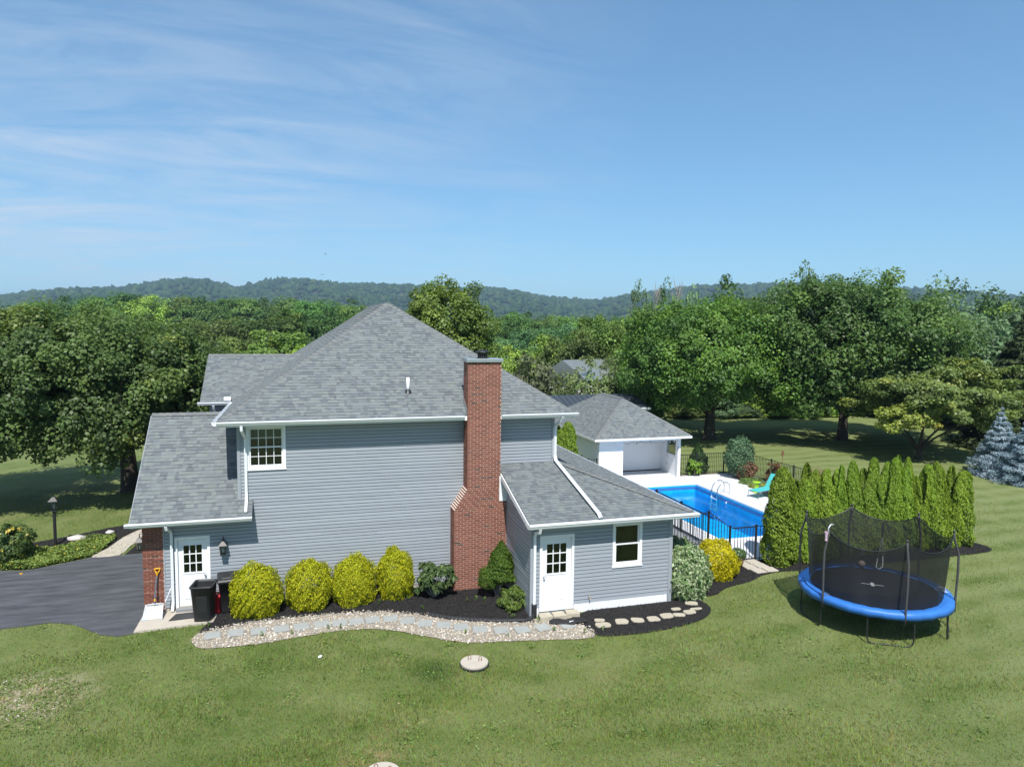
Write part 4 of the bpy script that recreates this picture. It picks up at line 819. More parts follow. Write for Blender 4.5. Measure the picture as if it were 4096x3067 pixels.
def tilemat():
    m = mat('waterline_tile', (.03, .10, .36), .3); tt = m.node_tree; b = tt.nodes['Principled BSDF']; g_ = N(tt, 'ShaderNodeNewGeometry')
    mp_ = N(tt, 'ShaderNodeMapping', inp={'Scale': (6.5, 6.5, 6.5)}); tt.links.new(g_.outputs['Position'], mp_.inputs[0]); vo = N(tt, 'ShaderNodeTexVoronoi', inp={'Scale': 1., 'Randomness': .25}); tt.links.new(mp_.outputs[0], vo.inputs[0])
    sn = N(tt, 'ShaderNodeMath', operation='SINE'); ml = N(tt, 'ShaderNodeMath', operation='MULTIPLY', inp={1: 22.}); tt.links.new(vo.outputs['Distance'], ml.inputs[0]); tt.links.new(ml.outputs[0], sn.inputs[0])
    rp = N(tt, 'ShaderNodeMapRange', inp={1: .2, 2: .7}); tt.links.new(sn.outputs[0], rp.inputs[0]); mx_ = N(tt, 'ShaderNodeMix', data_type='RGBA'); tt.links.new(rp.outputs[0], mx_.inputs[0]); mx_.inputs[6].default_value = (.018, .075, .32, 1); mx_.inputs[7].default_value = (.12, .34, .62, 1); tt.links.new(mx_.outputs[2], b.inputs['Base Color']); return m
W3 = rrect(PX0+.036, PX1-.036, PY0+.036, PY1-.036, .165); tb = MB()
for z in (-.085, -.235): tb.v += [(x, y, z) for x, y in W3]
for j in range(n): tb.f.append((j, n+j, n+(j+1) % n, (j+1) % n)); tb.c.append(None)
tb.build('waterline_band', tilemat(), t)
wa = MB(); wa.poly([(x, y, -.34) for x, y in W2]); wa.build('water', MT['water'], t)
for (x, y) in ((20.06, 8.0), (20.06, 9.3)): MB().tube([(x, y, -.25), (x-.03, y, -.25)], .06, 12).build('fitting', MT['white'], t)
sk = MB().box(17.2, 17.6, 10.93, 10.962, -.30, -.16).build('skimmer', MT['white'], t)
t = thing('pool_ladder', 'stainless steel ladder with two curved rails at the pool edge', 'ladder', (20.1, 8.8, 0))
for y in (8.62, 9.12): MB().tube([(20.66, y, .0), (20.66, y, .30), (20.62, y, .48), (20.50, y, .60), (20.32, y, .62), (20.14, y, .54), (19.99, y, .36), (19.93, y, .16), (19.92, y, -.9)], .026, 10).build('rail', MT['chrome'], t, True)
for z in (-.25, -.52, -.8): MB().box(19.87, 19.96, 8.62, 9.12, z, z+.03).build('rung', MT['alu'], t)

# ------------------------------------------------------------------ pool house
t = thing('pool_house', 'white pool house with open bay and grey shingle hip roof beside the pool', 'pool house', (17.7, 16.6, 0))
X0, X1, Y0, Y1 = 15.27, 20.16, 12.72, 20.6
MB().box(X0, X0+.1, Y0+.1, Y1, 0, 2.3).build('side_wall', MT['groove'], t); MB().box(X0, 16.68, Y0, Y0+.1, .0, 2.3).build('front_wall', MT['groove'], t); MB().box(16.58, 16.68, Y0+.1, 14.75, 0, 2.3).build('partition', MT['groove'], t)
MB().box(16.68, 20.06, 14.75, 14.85, .04, 2.3).build('bay_wall', MT['groove'], t); MB().box(X0, X1, Y1-.1, Y1, 0, 2.3).build('rear_wall', MT['groove'], t)
sw = MB(); sw.box(20.06, X1, Y0+.16, 14.85, 0, 1.20); sw.box(20.06, X1, Y0+.16, 14.85, 2.0, 2.3); sw.box(20.06, X1, Y0+.16, 13.0, 1.2, 2.0); sw.box(20.06, X1, 14.1, 14.85, 1.2, 2.0); sw.box(20.06, X1, 14.85, Y1, 0, 2.3); sw.build('side_wall', MT['groove'], t)
wf = MB(); wf.box(20.04, 20.18, 13.0, 14.1, 1.17, 1.205); wf.box(20.04, 20.18, 13.0, 13.035, 1.2, 2.0); wf.box(20.04, 20.18, 14.065, 14.1, 1.2, 2.0); wf.build('opening_frame', MT['white'], t)
MB().box(20.11, 20.115, 13.03, 14.07, 1.205, 2.0).build('screen', netmat('insect_screen', (.03, .03, .03), .35), t)
MB().box(20.02, 20.18, Y0, Y0+.16, 0, 2.3).build('post', MT['white'], t); MB().box(16.68, 20.02, Y0+.02, Y0+.12, 2.12, 2.3).build('header', MT['white'], t); MB().box(X0-.3, X1+.3, Y0-.3, Y1+.3, 2.30, 2.33).build('soffit', MT['white'], t)
MB().box(16.7, 20.05, 14.735, 14.75, .04, .10).build('base_board', MT['black'], t)
sf = MB(); sf.box(18.4, 19.5, 14.50, 14.75, 1.78, 1.82); sh_ = sf.build('shelf', MT['blind'], t)
for x in (18.5, 19.4): MB().prism([(x, 14.74, 1.55), (x, 14.74, 1.78), (x, 14.55, 1.78)], (.02, 0, 0)).build('bracket', MT['white'], sh_)
MB().lathe([(.0, .1), (.14, .08), (.2, .0), (.0, -.02)], (17.9, 14.4, 2.05), 16).build('ceiling_lamp', MT['blind'], t)
gl_ = MB().tube([(16.7+3.3*i/24, Y0+.1, 2.1-.10*abs(math.sin(i*math.pi/4))) for i in range(25)], .008, 5).build('light_string', MT['black'], t)
for i in range(12): MB().lathe([(.0, 0), (.03, -.03), (.03, -.06), (0, -.09)], (16.85+.27*i, Y0+.1, 2.07), 8).build('bulb', MT['white'], gl_)
for z in (.55, 1.0): MB().box(20.045, 20.06, 13.95, 14.03, z, z+.12).build('outlet', MT['blind'], t)
MB().box(20.0, 20.03, Y0-.02, Y0, 1.55, 1.78).build('hook', MT['black'], t)
PHS = []; ex0, ex1, ey0, ey1, ez, rz_ = 14.85, 20.60, 12.30, 21.0, 2.40, 4.26; hw = (ex1-ex0)/2; ln = math.hypot(hw, rz_-ez); xm = (ex0+ex1)/2; D = ey1-ey0
pr = slab('roof', (ex0, ey0, ez), (1, 0, 0), (0, hw, rz_-ez), [(0, 0), (2*hw, 0), (hw, ln)], .1, MT['deckroof'], t)
slab('roof_slope', (ex0, ey1, ez), (0, -1, 0), (hw, 0, rz_-ez), [(0, 0), (D, 0), (D-hw, ln), (hw, ln)], .1, MT['deckroof'], pr); slab('roof_slope', (ex1, ey0, ez), (0, 1, 0), (-hw, 0, rz_-ez), [(0, 0), (D, 0), (D-hw, ln), (hw, ln)], .1, MT['deckroof'], pr); slab('roof_slope', (ex1, ey1, ez), (-1, 0, 0), (0, -hw, rz_-ez), [(0, 0), (2*hw, 0), (hw, ln)], .1, MT['deckroof'], pr)
shingles((ex0, ey0, ez), (1, 0, 0), (0, hw, rz_-ez), [(0, 0), (2*hw, 0), (hw, ln)], PHS, pr, rng); shingles((ex0, ey1, ez), (0, -1, 0), (hw, 0, rz_-ez), [(0, 0), (D, 0), (D-hw, ln), (hw, ln)], PHS, pr, rng)
emit(PHS, 'shingle', 'shingles', MT['shingle'], 0, pr)
caps((ex0+.05, ey0+.05, ez+.04), (xm, ey0+hw, rz_), .13, pr, rng); caps((ex1-.05, ey0+.05, ez+.04), (xm, ey0+hw, rz_), .13, pr, rng); caps((xm, ey0+hw, rz_+.02), (xm, ey1-hw, rz_+.02), .13, pr, rng, sag=.7)
fa = MB(); fa.box(ex0-.02, ex1+.02, ey0-.02, ey0, ez-.12, ez); fa.box(ex0-.02, ex0, ey0, ey1, ez-.12, ez); fa.box(ex1, ex1+.02, ey0, ey1, ez-.12, ez); fa.build('fascia', MT['white'], t)

# ------------------------------------------------------------------ fences, wooden deck
PICK = None
def fence(name, label, pts, z0=0., h=1.22, first=True, last=True, gap=.115, gate=False, z1=None):
    """aluminium fence along a polyline: posts, two rails, pickets"""
    t = thing(name, label, 'fence' if not gate else 'gate', (pts[0][0], pts[0][1], 0)); pts = [Vector((*p, 0)) for p in pts]; zs = z1 or [z0]*len(pts)
    for i, p in enumerate(pts):
        if (i == 0 and not first) or (i == len(pts)-1 and not last): continue
        po = MB().box(p.x-.03, p.x+.03, p.y-.03, p.y+.03, max(0, zs[i]-.0), zs[i]+h+.04).build('post', MT['black'], t); MB().box(p.x-.037, p.x+.037, p.y-.037, p.y+.037, zs[i]+h+.04, zs[i]+h+.07).build('post_cap', MT['black'], po)
    for i in range(len(pts)-1):
        a, b = pts[i].copy(), pts[i+1].copy(); a.z, b.z = zs[i], zs[i+1]; d = b-a; n = max(2, int(d.to_2d().length/gap))
        for hh in ((.10, h) if not gate else (.10, h)):
            MB().tube([a+Vector((0, 0, hh)), b+Vector((0, 0, hh))], .017 if not gate else .025, 4, twist=.5).build('rail', MT['black'], t)
        for k in range(1, n):
            q = a+d*(k/n); MB().box(q.x-.0085, q.x+.0085, q.y-.0085, q.y+.0085, q.z+.06, q.z+h).build('picket', MT['black'], t)
    return t
fence('metal_fence', 'black metal picket fence behind the pool garden, running past the round shrub', [(20.32, 13.0), (21.4, 13.05), (23.19, 13.07), (24.33, 12.16), (24.44, 10.46), (24.5, 8.7), (24.55, 6.9), (24.6, 5.0)])
fence('metal_fence', 'short black metal picket fence beside the pool house side wall', [(13.2, 13.9), (14.77, 13.94), (14.76, 12.95), (15.2, 12.85)])
fence('deck_railing', 'black metal railing along the grey wooden deck beside the addition', [(11.4, -.5), (13.69, -.5)], z0=.72, h=1.18)
fence('stair_railing', 'black metal railing sloping down from the wooden deck to the pool gate', [(13.75, -.5), (14.58, -.5)], h=1.2, z1=[.70, .10], first=False)
fence('pool_gate', 'black metal pool gate between the gold shrub and the arborvitae hedge', [(14.66, -.5), (15.66, -.5)], h=1.27, first=False, gate=True)
fence('metal_fence', 'short black metal fence panel running from the gate into the hedge', [(15.72, -.5), (17.2, -.5)], h=1.27, first=False)
fence('deck_gate', 'open black metal gate across the wooden deck in front of the pool', [(13.62, -.40), (13.62, 1.25), (13.62, 3.2)], z0=.72, h=1.10, first=False, gate=True)
t = thing('wooden_deck', 'raised grey composite deck between the addition and the pool', 'deck', (12.3, 2, 0))
y = -.55
while y < 5.2: MB().box(10.82, 13.75, y, y+.135, .69, .72).build('deck_board', MT['woodgrey'], t); y += .142
MB().box(10.84, 13.73, -.60, -.56, .45, .70).build('fascia', MT['woodgrey'], t); MB().box(13.73, 13.77, -.56, 5.2, .42, .69).build('fascia', MT['woodgrey'], t)
for (x, y) in ((11.0, -.4), (12.4, -.4), (13.6, -.4), (13.6, 2), (13.6, 5)): MB().box(x-.05, x+.05, y-.05, y+.05, 0, .69).build('post', MT['woodgrey'], t)
for i in range(4): MB().box(13.77+.24*i, 14.03+.24*i, -.45, .7, .50-.17*i, .54-.17*i).build('stair_tread', MT['woodgrey'], t)
PAV = [(14.95, -.72, .0), (15.42, -.70, .02), (14.98, -1.15, -.03), (15.45, -1.13, .03), (15.05, -1.57, .05), (15.52, -1.55, -.02)]
for i, (x, y, rz) in enumerate(PAV):
    o = MB().box(-.21, .21, -.20, .20, 0, .04).build('paver', MT['concrete'], bevel=.008); place(o, (x, y, .028), rz); tag(o, 'tan paver outside the pool gate, %s counting from the gate' % ORD[i+1], 'paver', 'pavers outside the pool gate')
# pool furniture
t = thing('lounge_chair', 'teal lounge chair with grey frame on the pool deck beside the hedge', 'lounge chair')
MB().prism([(0, -.30, .34), (1.25, -.30, .36), (1.25, .30, .36), (0, .30, .34)], (0, 0, .02)).build('seat', MT['teal'], t); MB().prism([(1.25, -.30, .36), (1.70, -.30, .98), (1.70, .30, .98), (1.25, .30, .36)], (-.02, 0, .02)).build('backrest', MT['teal'], t)
for s in (-1, 1):
    MB().tube([(-.02, s*.31, .0), (0, s*.31, .34), (1.25, s*.31, .36), (1.72, s*.31, 1.0)], .016, 8).build('side_rail', MT['shaft'], t)
    MB().tube([(.75, s*.31, .0), (.80, s*.31, .35)], .016, 8).build('leg', MT['shaft'], t); MB().tube([(1.5, s*.31, .0), (1.25, s*.31, .35)], .016, 8).build('leg', MT['shaft'], t); MB().tube([(.85, s*.33, .36), (.88, s*.34, .58), (1.05, s*.34, .64), (1.38, s*.33, .60)], .014, 8).build('armrest', MT['shaft'], t)
place(t, (21.25, 7.50, .04), R_(16))
t2 = dup(t); place(t2, (22.3, 4.0, .04), R_(20)); t2['label'] = 'second teal lounge chair almost hidden behind the hedge'
o = MB().lathe([(.0, 0), (.17, 0), (.16, .05), (.10, .28), (.16, .50), (.20, .53), (.20, .56), (.0, .56)], (22.1, 8.45, .04), 20).build('side_table', MT['lime'], None, True); tag(o, 'lime green hourglass side table beside the teal lounge chair', 'side table')
t = thing('flower_pot', 'brown glazed flower pot with a green plant beside the gold shrub at the gate', 'flower pot', (14.62, -.98, 0)); MB().lathe([(.0, .02), (.13, .0), (.19, .18), (.20, .32), (.22, .36), (.20, .36), (.17, .30), (.0, .29)], (14.62, -.98, .03), 18).build('pot', MT['terracotta'], t, True)
t_pot = t
t = thing('garden_stake', 'rusty garden stake with a small lantern head beyond the pool fence', 'garden stake', (25.2, 10.6, 0)); MB().tube([(25.2, 10.6, 0), (25.25, 10.6, 1.45)], .012, 6).build('rod', MT['rust'], t); MB().tube([(25.23, 10.6, 1.40), (25.27, 10.6, 1.66)], .06, 8).build('head', MT['rust'], t)

# ------------------------------------------------------------------ vegetation
def crown_mesh(name, seed, R, nclump, per, leaf, clump, pal, zmin=-.7, shell=.5, up=.55, asp=.8, lump=.14, flat=.85, pw=.55, droop=0., blunt=1.):
    r = np.random.default_rng(seed); R = np.array(R, float)
    d = unit(r.normal(size=(nclump*4, 3))); d = d[d[:, 2] > zmin][:nclump]; k = len(d)
    ph = r.uniform(0, 6.28, (4, 3)); lum = 1 + lump*sum(np.sin(d@r.normal(size=3)*3.2+ph[i, 0]) for i in range(4))/1.6
    f = shell + (1-shell)*r.uniform(0, 1, k)**pw
    sh_ = np.sign(d)*np.abs(d)**blunt if blunt != 1. else d
    C = sh_*R*(f*lum)[:, None]; C[:, 2] -= droop*(np.hypot(C[:, 0], C[:, 1])/R[0])**2*R[2]
    C += r.normal(size=C.shape)*clump*.3
    cs = clump*r.uniform(.6, 1.4, k)
    idx = np.repeat(np.arange(k), per); n = len(idx)
    e = unit(r.normal(size=(n, 3))); P = C[idx] + e*(cs[idx]*r.uniform(.2, 1, n)**.45)[:, None]*np.array([1, 1, flat])
    Nn = .5*e + .45*d[idx] + np.array([0, 0, up]) + r.normal(size=(n, 3))*.45
    cc = pick_cols(r, k, pal, .10)[idx]*(1+r.normal(size=(n, 1))*.13)*LEAFK
    return leaf_mesh(name, P, Nn, leaf*r.uniform(.6, 1.35, n), asp, np.clip(cc, .003, 1), r)
def trunk_mesh(seed, h, r0, limbs, spread, crown_h, base_fork=.35, lean=(0, 0)):
    r = random.Random(seed); b = MB(); top = Vector((lean[0], lean[1], h))
    b.tube([(0, 0, -.1), (0, 0, .12), (lean[0]*.3, lean[1]*.3, h*.35), (lean[0]*.6, lean[1]*.6, h*.7), top], [r0*1.7, r0*1.15, r0*.95, r0*.85, r0*.75], 12)
    for i in range(limbs):
        a = 2*math.pi*(i+r.uniform(-.3, .3))/limbs; el = r.uniform(.5, 1.); L = spread*r.uniform(.6, .95); s = top*r.uniform(.75, 1.)
        d = Vector((math.cos(a), math.sin(a), 0)); p1 = s+d*L*.3+Vector((0, 0, crown_h*.22*el)); p2 = s+d*L*.65+Vector((0, 0, crown_h*.40*el)); p3 = s+d*L*.95+Vector((0, 0, crown_h*.52*el))
        b.tube([s, p1, p2, p3], [r0*.5, r0*.34, r0*.2, r0*.07], 7)
        for q in range(3):
            a2 = a+r.uniform(-1, 1); d2 = Vector((math.cos(a2), math.sin(a2), r.uniform(.1, .9))); m = p1.lerp(p3, r.uniform(.1, .8)); b.tube([m, m+d2*L*.25, m+d2*L*.42+Vector((0, 0, .2))], [r0*.18, r0*.1, r0*.03], 5)
    b.tube([top, top+Vector((r.uniform(-.3, .3), r.uniform(-.3, .3), crown_h*.35)), top+Vector((0, 0, crown_h*.7))], [r0*.6, r0*.35, r0*.06], 8)
    me = bpy.data.meshes.new('trunk'); me.from_pydata(b.v, [], b.f); me.polygons.foreach_set('use_smooth', [True]*len(me.polygons)); return me
def tree(name, label, loc, cme, coff, tme, lm, bm_=None, group=None, scale=(1, 1, 1), rz=0.):
    t = thing(name, label, 'tree', (0, 0, 0), group); link('trunk', tme, bm_ or MT['bark'], t); c = link('crown', cme, lm, t); c.location = coff
    t.location = loc; t.scale = scale; t.rotation_euler = (0, 0, rz); return t
GREEN = [(.050, .098, .022, 4), (.064, .118, .026, 4), (.082, .140, .030, 2), (.040, .082, .020, 2), (.105, .160, .032, .8)]
# the large trees of the lawn
tree('maple_tree', 'large broad maple overhanging the front lawn on the left of the house', (-8.2, 16.7, 0), crown_mesh('crown', 21, (7.2, 5.0, 3.7), 680, 230, .16, .78, [(.062, .104, .029, 4), (.076, .122, .031, 4), (.100, .150, .036, 2), (.050, .088, .025, 2), (.135, .176, .040, .7)], -.62, .62, droop=.2, pw=.6, lump=.11), (-2.2, -1.0, 5.15), trunk_mesh(1, 2.5, .42, 7, 5.6, 5.6, lean=(-.15, 0)), MT['leaf'])
tree('maple_tree', 'round bright green maple with a forked trunk behind the pool house', (29.3, 24.3, 0), crown_mesh('crown', 22, (6.3, 6.0, 4.3), 560, 195, .185, .84, [(.068, .142, .026, 4), (.086, .166, .028, 4), (.112, .200, .034, 3), (.054, .112, .024, 2)], -.66, .62, droop=.10), (-.2, 0, 5.85), trunk_mesh(2, 2.3, .40, 6, 5, 5.6), MT['leaf'])
tree('maple_tree', 'very large dark green maple rising above the hedge on the right', (38.9, 21.5, 0), crown_mesh('crown', 23, (7.5, 7.2, 5.4), 640, 205, .205, .96, [(.056, .106, .026, 4), (.070, .126, .030, 4), (.092, .154, .036, 2), (.045, .088, .022, 2)], -.7, .62, droop=.1), (.2, 0, 6.7), trunk_mesh(3, 2.2, .38, 6, 6, 7), MT['leaf'])
tree('pear_tree', 'upright bushy green tree rising right behind the roof of the house', (8.9, 22.4, 0), crown_mesh('crown', 24, (2.75, 2.75, 3.7), 330, 150, .16, .58, [(.088, .140, .028, 4), (.112, .166, .032, 4), (.145, .200, .040, 2), (.066, .112, .024, 2)], -.9, .6, pw=.6, lump=.09, blunt=.8), (0, 0, 6.9), trunk_mesh(4, 2.6, .2, 6, 2, 6), MT['leaf'])
tt_ = trunk_mesh(5, .7, .20, 4, 3.8, 4.2); 
tree('serviceberry_tree', 'low spreading multi-stemmed tree with yellowish leaves behind the hedge', (38.2, 13.9, 0), crown_mesh('crown', 25, (4.6, 3.8, 2.2), 360, 150, .18, .62, [(.108, .156, .040, 4), (.132, .180, .046, 4), (.175, .210, .050, 2), (.086, .130, .034, 2)], -.55, .35, flat=.42, lump=.2, droop=.1), (.7, 0, 4.0), tt_, MT['leaf'])
yb = link('yellow_branch', crown_mesh('yellow_branch', 26, (1.9, 1.6, 1.0), 60, 130, .18, .5, [(.165, .215, .045, 4), (.205, .25, .05, 3), (.24, .24, .05, .6)], -.6, .3, flat=.5), MT['leaf'], bpy.data.objects['serviceberry_tree']); yb.location = (36.1-38.2, 12.6-13.9, 2.9); yb.matrix_parent_inverse.identity()

# conifers: tiers of drooping boughs
def conifer_mesh(seed, h, r0, tiers, per, leaf, pal, droop=.25, asp=.28, z0=.15, twist=.6, power=1.):
    sp_z = (h-z0)/tiers
    r = np.random.default_rng(seed); Ps, Ns, Al, Cs = [], [], [], []
    for i in range(tiers):
        u = i/(tiers-1); z = z0+(h-z0)*u**.95; rad = r0*(1-u)**power+.05; nb_ = max(5, int(15*(1-u)+5))
        for j in range(nb_):
            a = 2*math.pi*(j+.5*(i % 2)+r.uniform(-.25, .25))/nb_; L = rad*r.uniform(.72, 1.15); zb = z+r.uniform(-.6, .6)*sp_z*(1-u); m = max(6, int(per*(.25+.75*(1-u))))
            s = r.uniform(.12, 1, m)**.7; sp = (1-.55*s)*L*.26*r.normal(size=m)*.75
            x = s*L; P = np.c_[x*math.cos(a)-sp*math.sin(a), x*math.sin(a)+sp*math.cos(a), zb - droop*L*(s-.25*s**2)+.10*L*s**4 + r.normal(size=m)*.03*(1+L)]
            dirv = np.array([math.cos(a), math.sin(a), -.12]) + r.normal(size=(m, 3))*twist
            Ps.append(P); Al.append(dirv); Ns.append(np.array([0, 0, 1.])+np.array([math.cos(a), math.sin(a), 0])*.35+r.normal(size=(m, 3))*.4); Cs.append(pick_cols(r, 1, pal, .06).repeat(m, 0)*(1+r.normal(size=(m, 1))*.12))
    P, Nn, A, C = map(np.concatenate, (Ps, Ns, Al, Cs))
    return leaf_mesh('crown', P, Nn, leaf*r.uniform(.7, 1.3, len(P)), asp, np.clip(C, .004, 1), r, A)
def stem_mesh(h, r):
    b = MB(); b.tube([(0, 0, -.1), (0, 0, h*.5), (0, 0, h*.95)], [r, r*.6, r*.1], 8); me = bpy.data.meshes.new('trunk'); me.from_pydata(b.v, [], b.f); return me
BLUE = [(.28, .37, .43, 4), (.36, .45, .51, 3), (.20, .28, .32, 2)]
sm = conifer_mesh(31, 3.9, 1.72, 15, 300, .12, BLUE, .30, .30, twist=.45)
tree('blue_spruce', 'pale blue spruce with a pointed top, left of the pair at the right edge', (38.5, 8.7, 0), sm, (0, 0, 0), stem_mesh(4.5, .12), MT['needle'], group='blue spruces')
tree('blue_spruce', 'pale blue spruce cut off by the right edge, in front of its twin', (38.4, 6.7, 0), sm, (0, 0, 0), stem_mesh(4.5, .12), MT['needle'], group='blue spruces', scale=(1.2, 1.2, 1.05), rz=1.3)
tree('spruce_tree', 'tall dark green spruce behind the blue spruces at the right edge', (49.0, 15.6, 0), conifer_mesh(32, 9.9, 4.7, 26, 220, .5, [(.044, .070, .024, 4), (.058, .088, .030, 3), (.074, .100, .032, 1)], .42, .34), (0, 0, 0), stem_mesh(9.5, .3), MT['needle'])

# columnar arborvitae hedge
def column_mesh(seed, h, r0, n, leaf, pal, tips=1, power=.9, bulge=.42):
    r = np.random.default_rng(seed); z = r.uniform(0, 1, n)**.85; a = r.uniform(0, 6.283, n)
    prof = np.where(z < .12, .78+.22*z/.12, ((1-z)/.88)**power*(1+bulge*.35*np.sin(np.pi*np.clip((z-.1)/.9, 0, 1))))
    prof = np.clip(prof, .06, 1.15)
    q = r.uniform(0, 6.28, 6); lob = 1 + .12*np.sin(2*a+q[0]+5*z) + .10*np.sin(5*a+q[1]+9*z) + .09*np.sin(z*19+q[2]+2*a) + .05*np.sin(z*60+5*a+q[3])
    rad = r0*prof*lob*r.uniform(.80, 1.04, n)
    P = np.c_[rad*np.cos(a), rad*np.sin(a), z*h]
    if tips > 1:   # split the top in several leaders
        k = np.floor(a/6.2832*tips); off = .22*r0*np.clip((z-.55)/.45, 0, 1)*2.2; P[:, 0] += off*np.cos((k+.5)*6.2832/tips); P[:, 1] += off*np.sin((k+.5)*6.2832/tips); P[:, 2] *= 1-.05*(k % 2)*z
    out = np.c_[np.cos(a), np.sin(a), np.zeros(n)]
    Nn = out*.9 + r.normal(size=(n, 3))*.55 + np.array([0, 0, .28]); al = np.array([0, 0, 1.])+out*.45+r.normal(size=(n, 3))*.35
    c = pick_cols(r, n, pal, .12)
    return leaf_mesh('foliage', P, Nn, leaf*r.uniform(.6, 1.4, n), .42, np.clip(c, .004, 1), r, al)
ARB = [(.190, .300, .032, 4), (.225, .345, .038, 4), (.265, .380, .046, 2), (.145, .235, .026, 2)]
arb = [column_mesh(40+i, 1., .16, 13000, .026, ARB, 1+i % 2, (.42, .36, .31, .46)[i], .12) for i in range(4)]
stub = bpy.data.meshes.new('trunk'); _b = MB().tube([(0, 0, -.02), (0, 0, .6)], [.02, .008], 6); stub.from_pydata(_b.v, [], _b.f)
HEDGE = [(16.25, -.95, 3.45, .98), (16.78, -.80, 3.2, .8), (17.35, -.95, 3.05, .82), (17.78, -.75, 3.4, .75), (18.15, -.95, 3.15, .72), (18.55, -.85, 3.38, .72), (18.86, -.80, 3.35, .62), (19.10, -.95, 3.02, .62), (19.64, -.85, 3.48, .66), (20.12, -.90, 3.05, .70), (20.42, -.75, 3.46, .6), (20.72, -.95, 3.1, .66), (20.98, -.75, 3.55, .62), (21.32, -.88, 3.66, .74), (21.66, -.75, 3.35, .6), (21.92, -.90, 3.46, .64), (22.22, -.75, 3.5, .62), (22.56, -.95, 3.08, .66), (22.98, -.82, 3.30, .72), (23.46, -.9, 3.28, .76), (23.8, -.75, 2.92, .6), (24.2, -.95, 3.06, .74), (24.66, -.85, 3.0, .78)]
for i, (x, y, h, w_) in enumerate(HEDGE):
    t = thing('arborvitae', 'columnar arborvitae in the hedge behind the trampoline, %s from the pool end' % ORD[i+1], 'shrub', (0, 0, 0), 'arborvitae hedge'); link('foliage', arb[i % 4], MT['arb'], t); link('trunk', stub, MT['bark'], t)
    t.location = (x, y, .02); t.scale = (w_*(3.75+.5*math.sin(i*2.3)), w_*(3.6+.5*math.cos(i*1.7)), h*(1+.04*math.sin(i*5.1))); t.rotation_euler = (.035*math.sin(i*3.3), .035*math.cos(i*2.7), i*2.1)
for i, (x, y, h, w_, lab) in enumerate(((12.55, 11.6, 3.30, .8, 'narrow arborvitae beside the house corner, further from the pool house'), (13.08, 11.7, 3.45, .8, 'narrow arborvitae beside the house corner, nearer to the pool house'))):
    t = thing('arborvitae', lab, 'shrub', (0, 0, 0), 'arborvitae by the house corner'); link('foliage', arb[i+1], MT['arb'], t); link('trunk', stub, MT['bark'], t); t.location = (x, y, 0); t.scale = (w_*4.2, w_*4.2, h); t.rotation_euler = (0, 0, i)

# gold thread cypress mounds
def mound_mesh(seed, n, leaf, pal, R=(1, 1, 1), asp=.25, hang=.6, low=-.75, rough=.10):
    r = np.random.default_rng(seed); d = unit(r.normal(size=(int(n*1.3), 3))); d = d[d[:, 2] > low][:n]; n = len(d); q = r.uniform(0, 6.28, 6)
    f = 1+rough*(np.sin(d[:, 0]*5+q[0])*np.sin(d[:, 2]*6+q[1])+np.sin(d[:, 1]*7+q[2]+d[:, 2]*3)*.7+.6*np.sin(d@np.array([9, 11, 8.])+q[3])+.5*np.sin(d@np.array([-17, 13, 19.])+q[4]))
    P = d*(f*(.80+.235*r.uniform(0, 1, n)**.7))[:, None]*np.array(R); Nn = d + r.normal(size=(n, 3))*.65
    al = d*.55+np.array([0, 0, -hang])+r.normal(size=(n, 3))*.7
    return leaf_mesh('foliage', P, Nn, leaf*r.uniform(.6, 1.5, n), asp, np.clip(pick_cols(r, n, pal, .12), .004, 1), r, al)
GOLD = [(.43, .45, .012, 4), (.52, .53, .018, 3), (.30, .36, .014, 3), (.54, .46, .03, 1)]
gm = [mound_mesh(50+i, 19000, .072, GOLD, asp=.38, rough=.075) for i in range(2)]; gm.append(mound_mesh(53, 19000, .072, [(.56, .50, .010, 4), (.64, .58, .014, 3), (.46, .44, .012, 2)], asp=.38, rough=.075))
LABG = ['gold thread shrub beside the black bins, nearest the garage', 'second gold thread shrub from the bins, the widest', 'third gold thread shrub from the bins', 'gold thread shrub farthest from the bins, next to the rhododendron']
for i, (x, y, rx_, h) in enumerate(((-1.34, -.78, .70, 1.50), (.15, -.56, .71, 1.43), (1.45, -.60, .65, 1.46), (2.70, -.50, .59, 1.58))):
    t = thing('gold_shrub', LABG[i], 'shrub', (0, 0, 0), 'gold thread shrubs along the wall'); f_ = link('foliage', gm[i % 2], MT['gold'], t); f_.location = (0, 0, .62); link('stem', stub, MT['bark'], t); t.location = (x, y, .02); t.scale = (rx_, rx_*.95, h*.58); t.rotation_euler = (0, 0, i*1.7)
t = thing('gold_shrub', 'round deep yellow shrub in front of the pool fence beside the variegated bush', 'shrub'); f_ = link('foliage', gm[2], MT['gold'], t); f_.location = (0, 0, .55); link('stem', stub, MT['bark'], t); t.location = (13.35, -1.5, .02); t.scale = (.74, .74, .80)
t = thing('variegated_bush', 'large white and green variegated bush at the corner of the addition', 'shrub'); f_ = link('foliage', mound_mesh(55, 15000, .115, [(.40, .48, .28, 4), (.52, .58, .38, 3), (.20, .31, .12, 4), (.14, .24, .08, 3)], asp=.42, hang=.1, rough=.09), MT['gold'], t); f_.location = (0, 0, .6); link('stem', stub, MT['bark'], t); t.location = (11.43, -2.64, .02); t.scale = (.86, .76, 1.04)
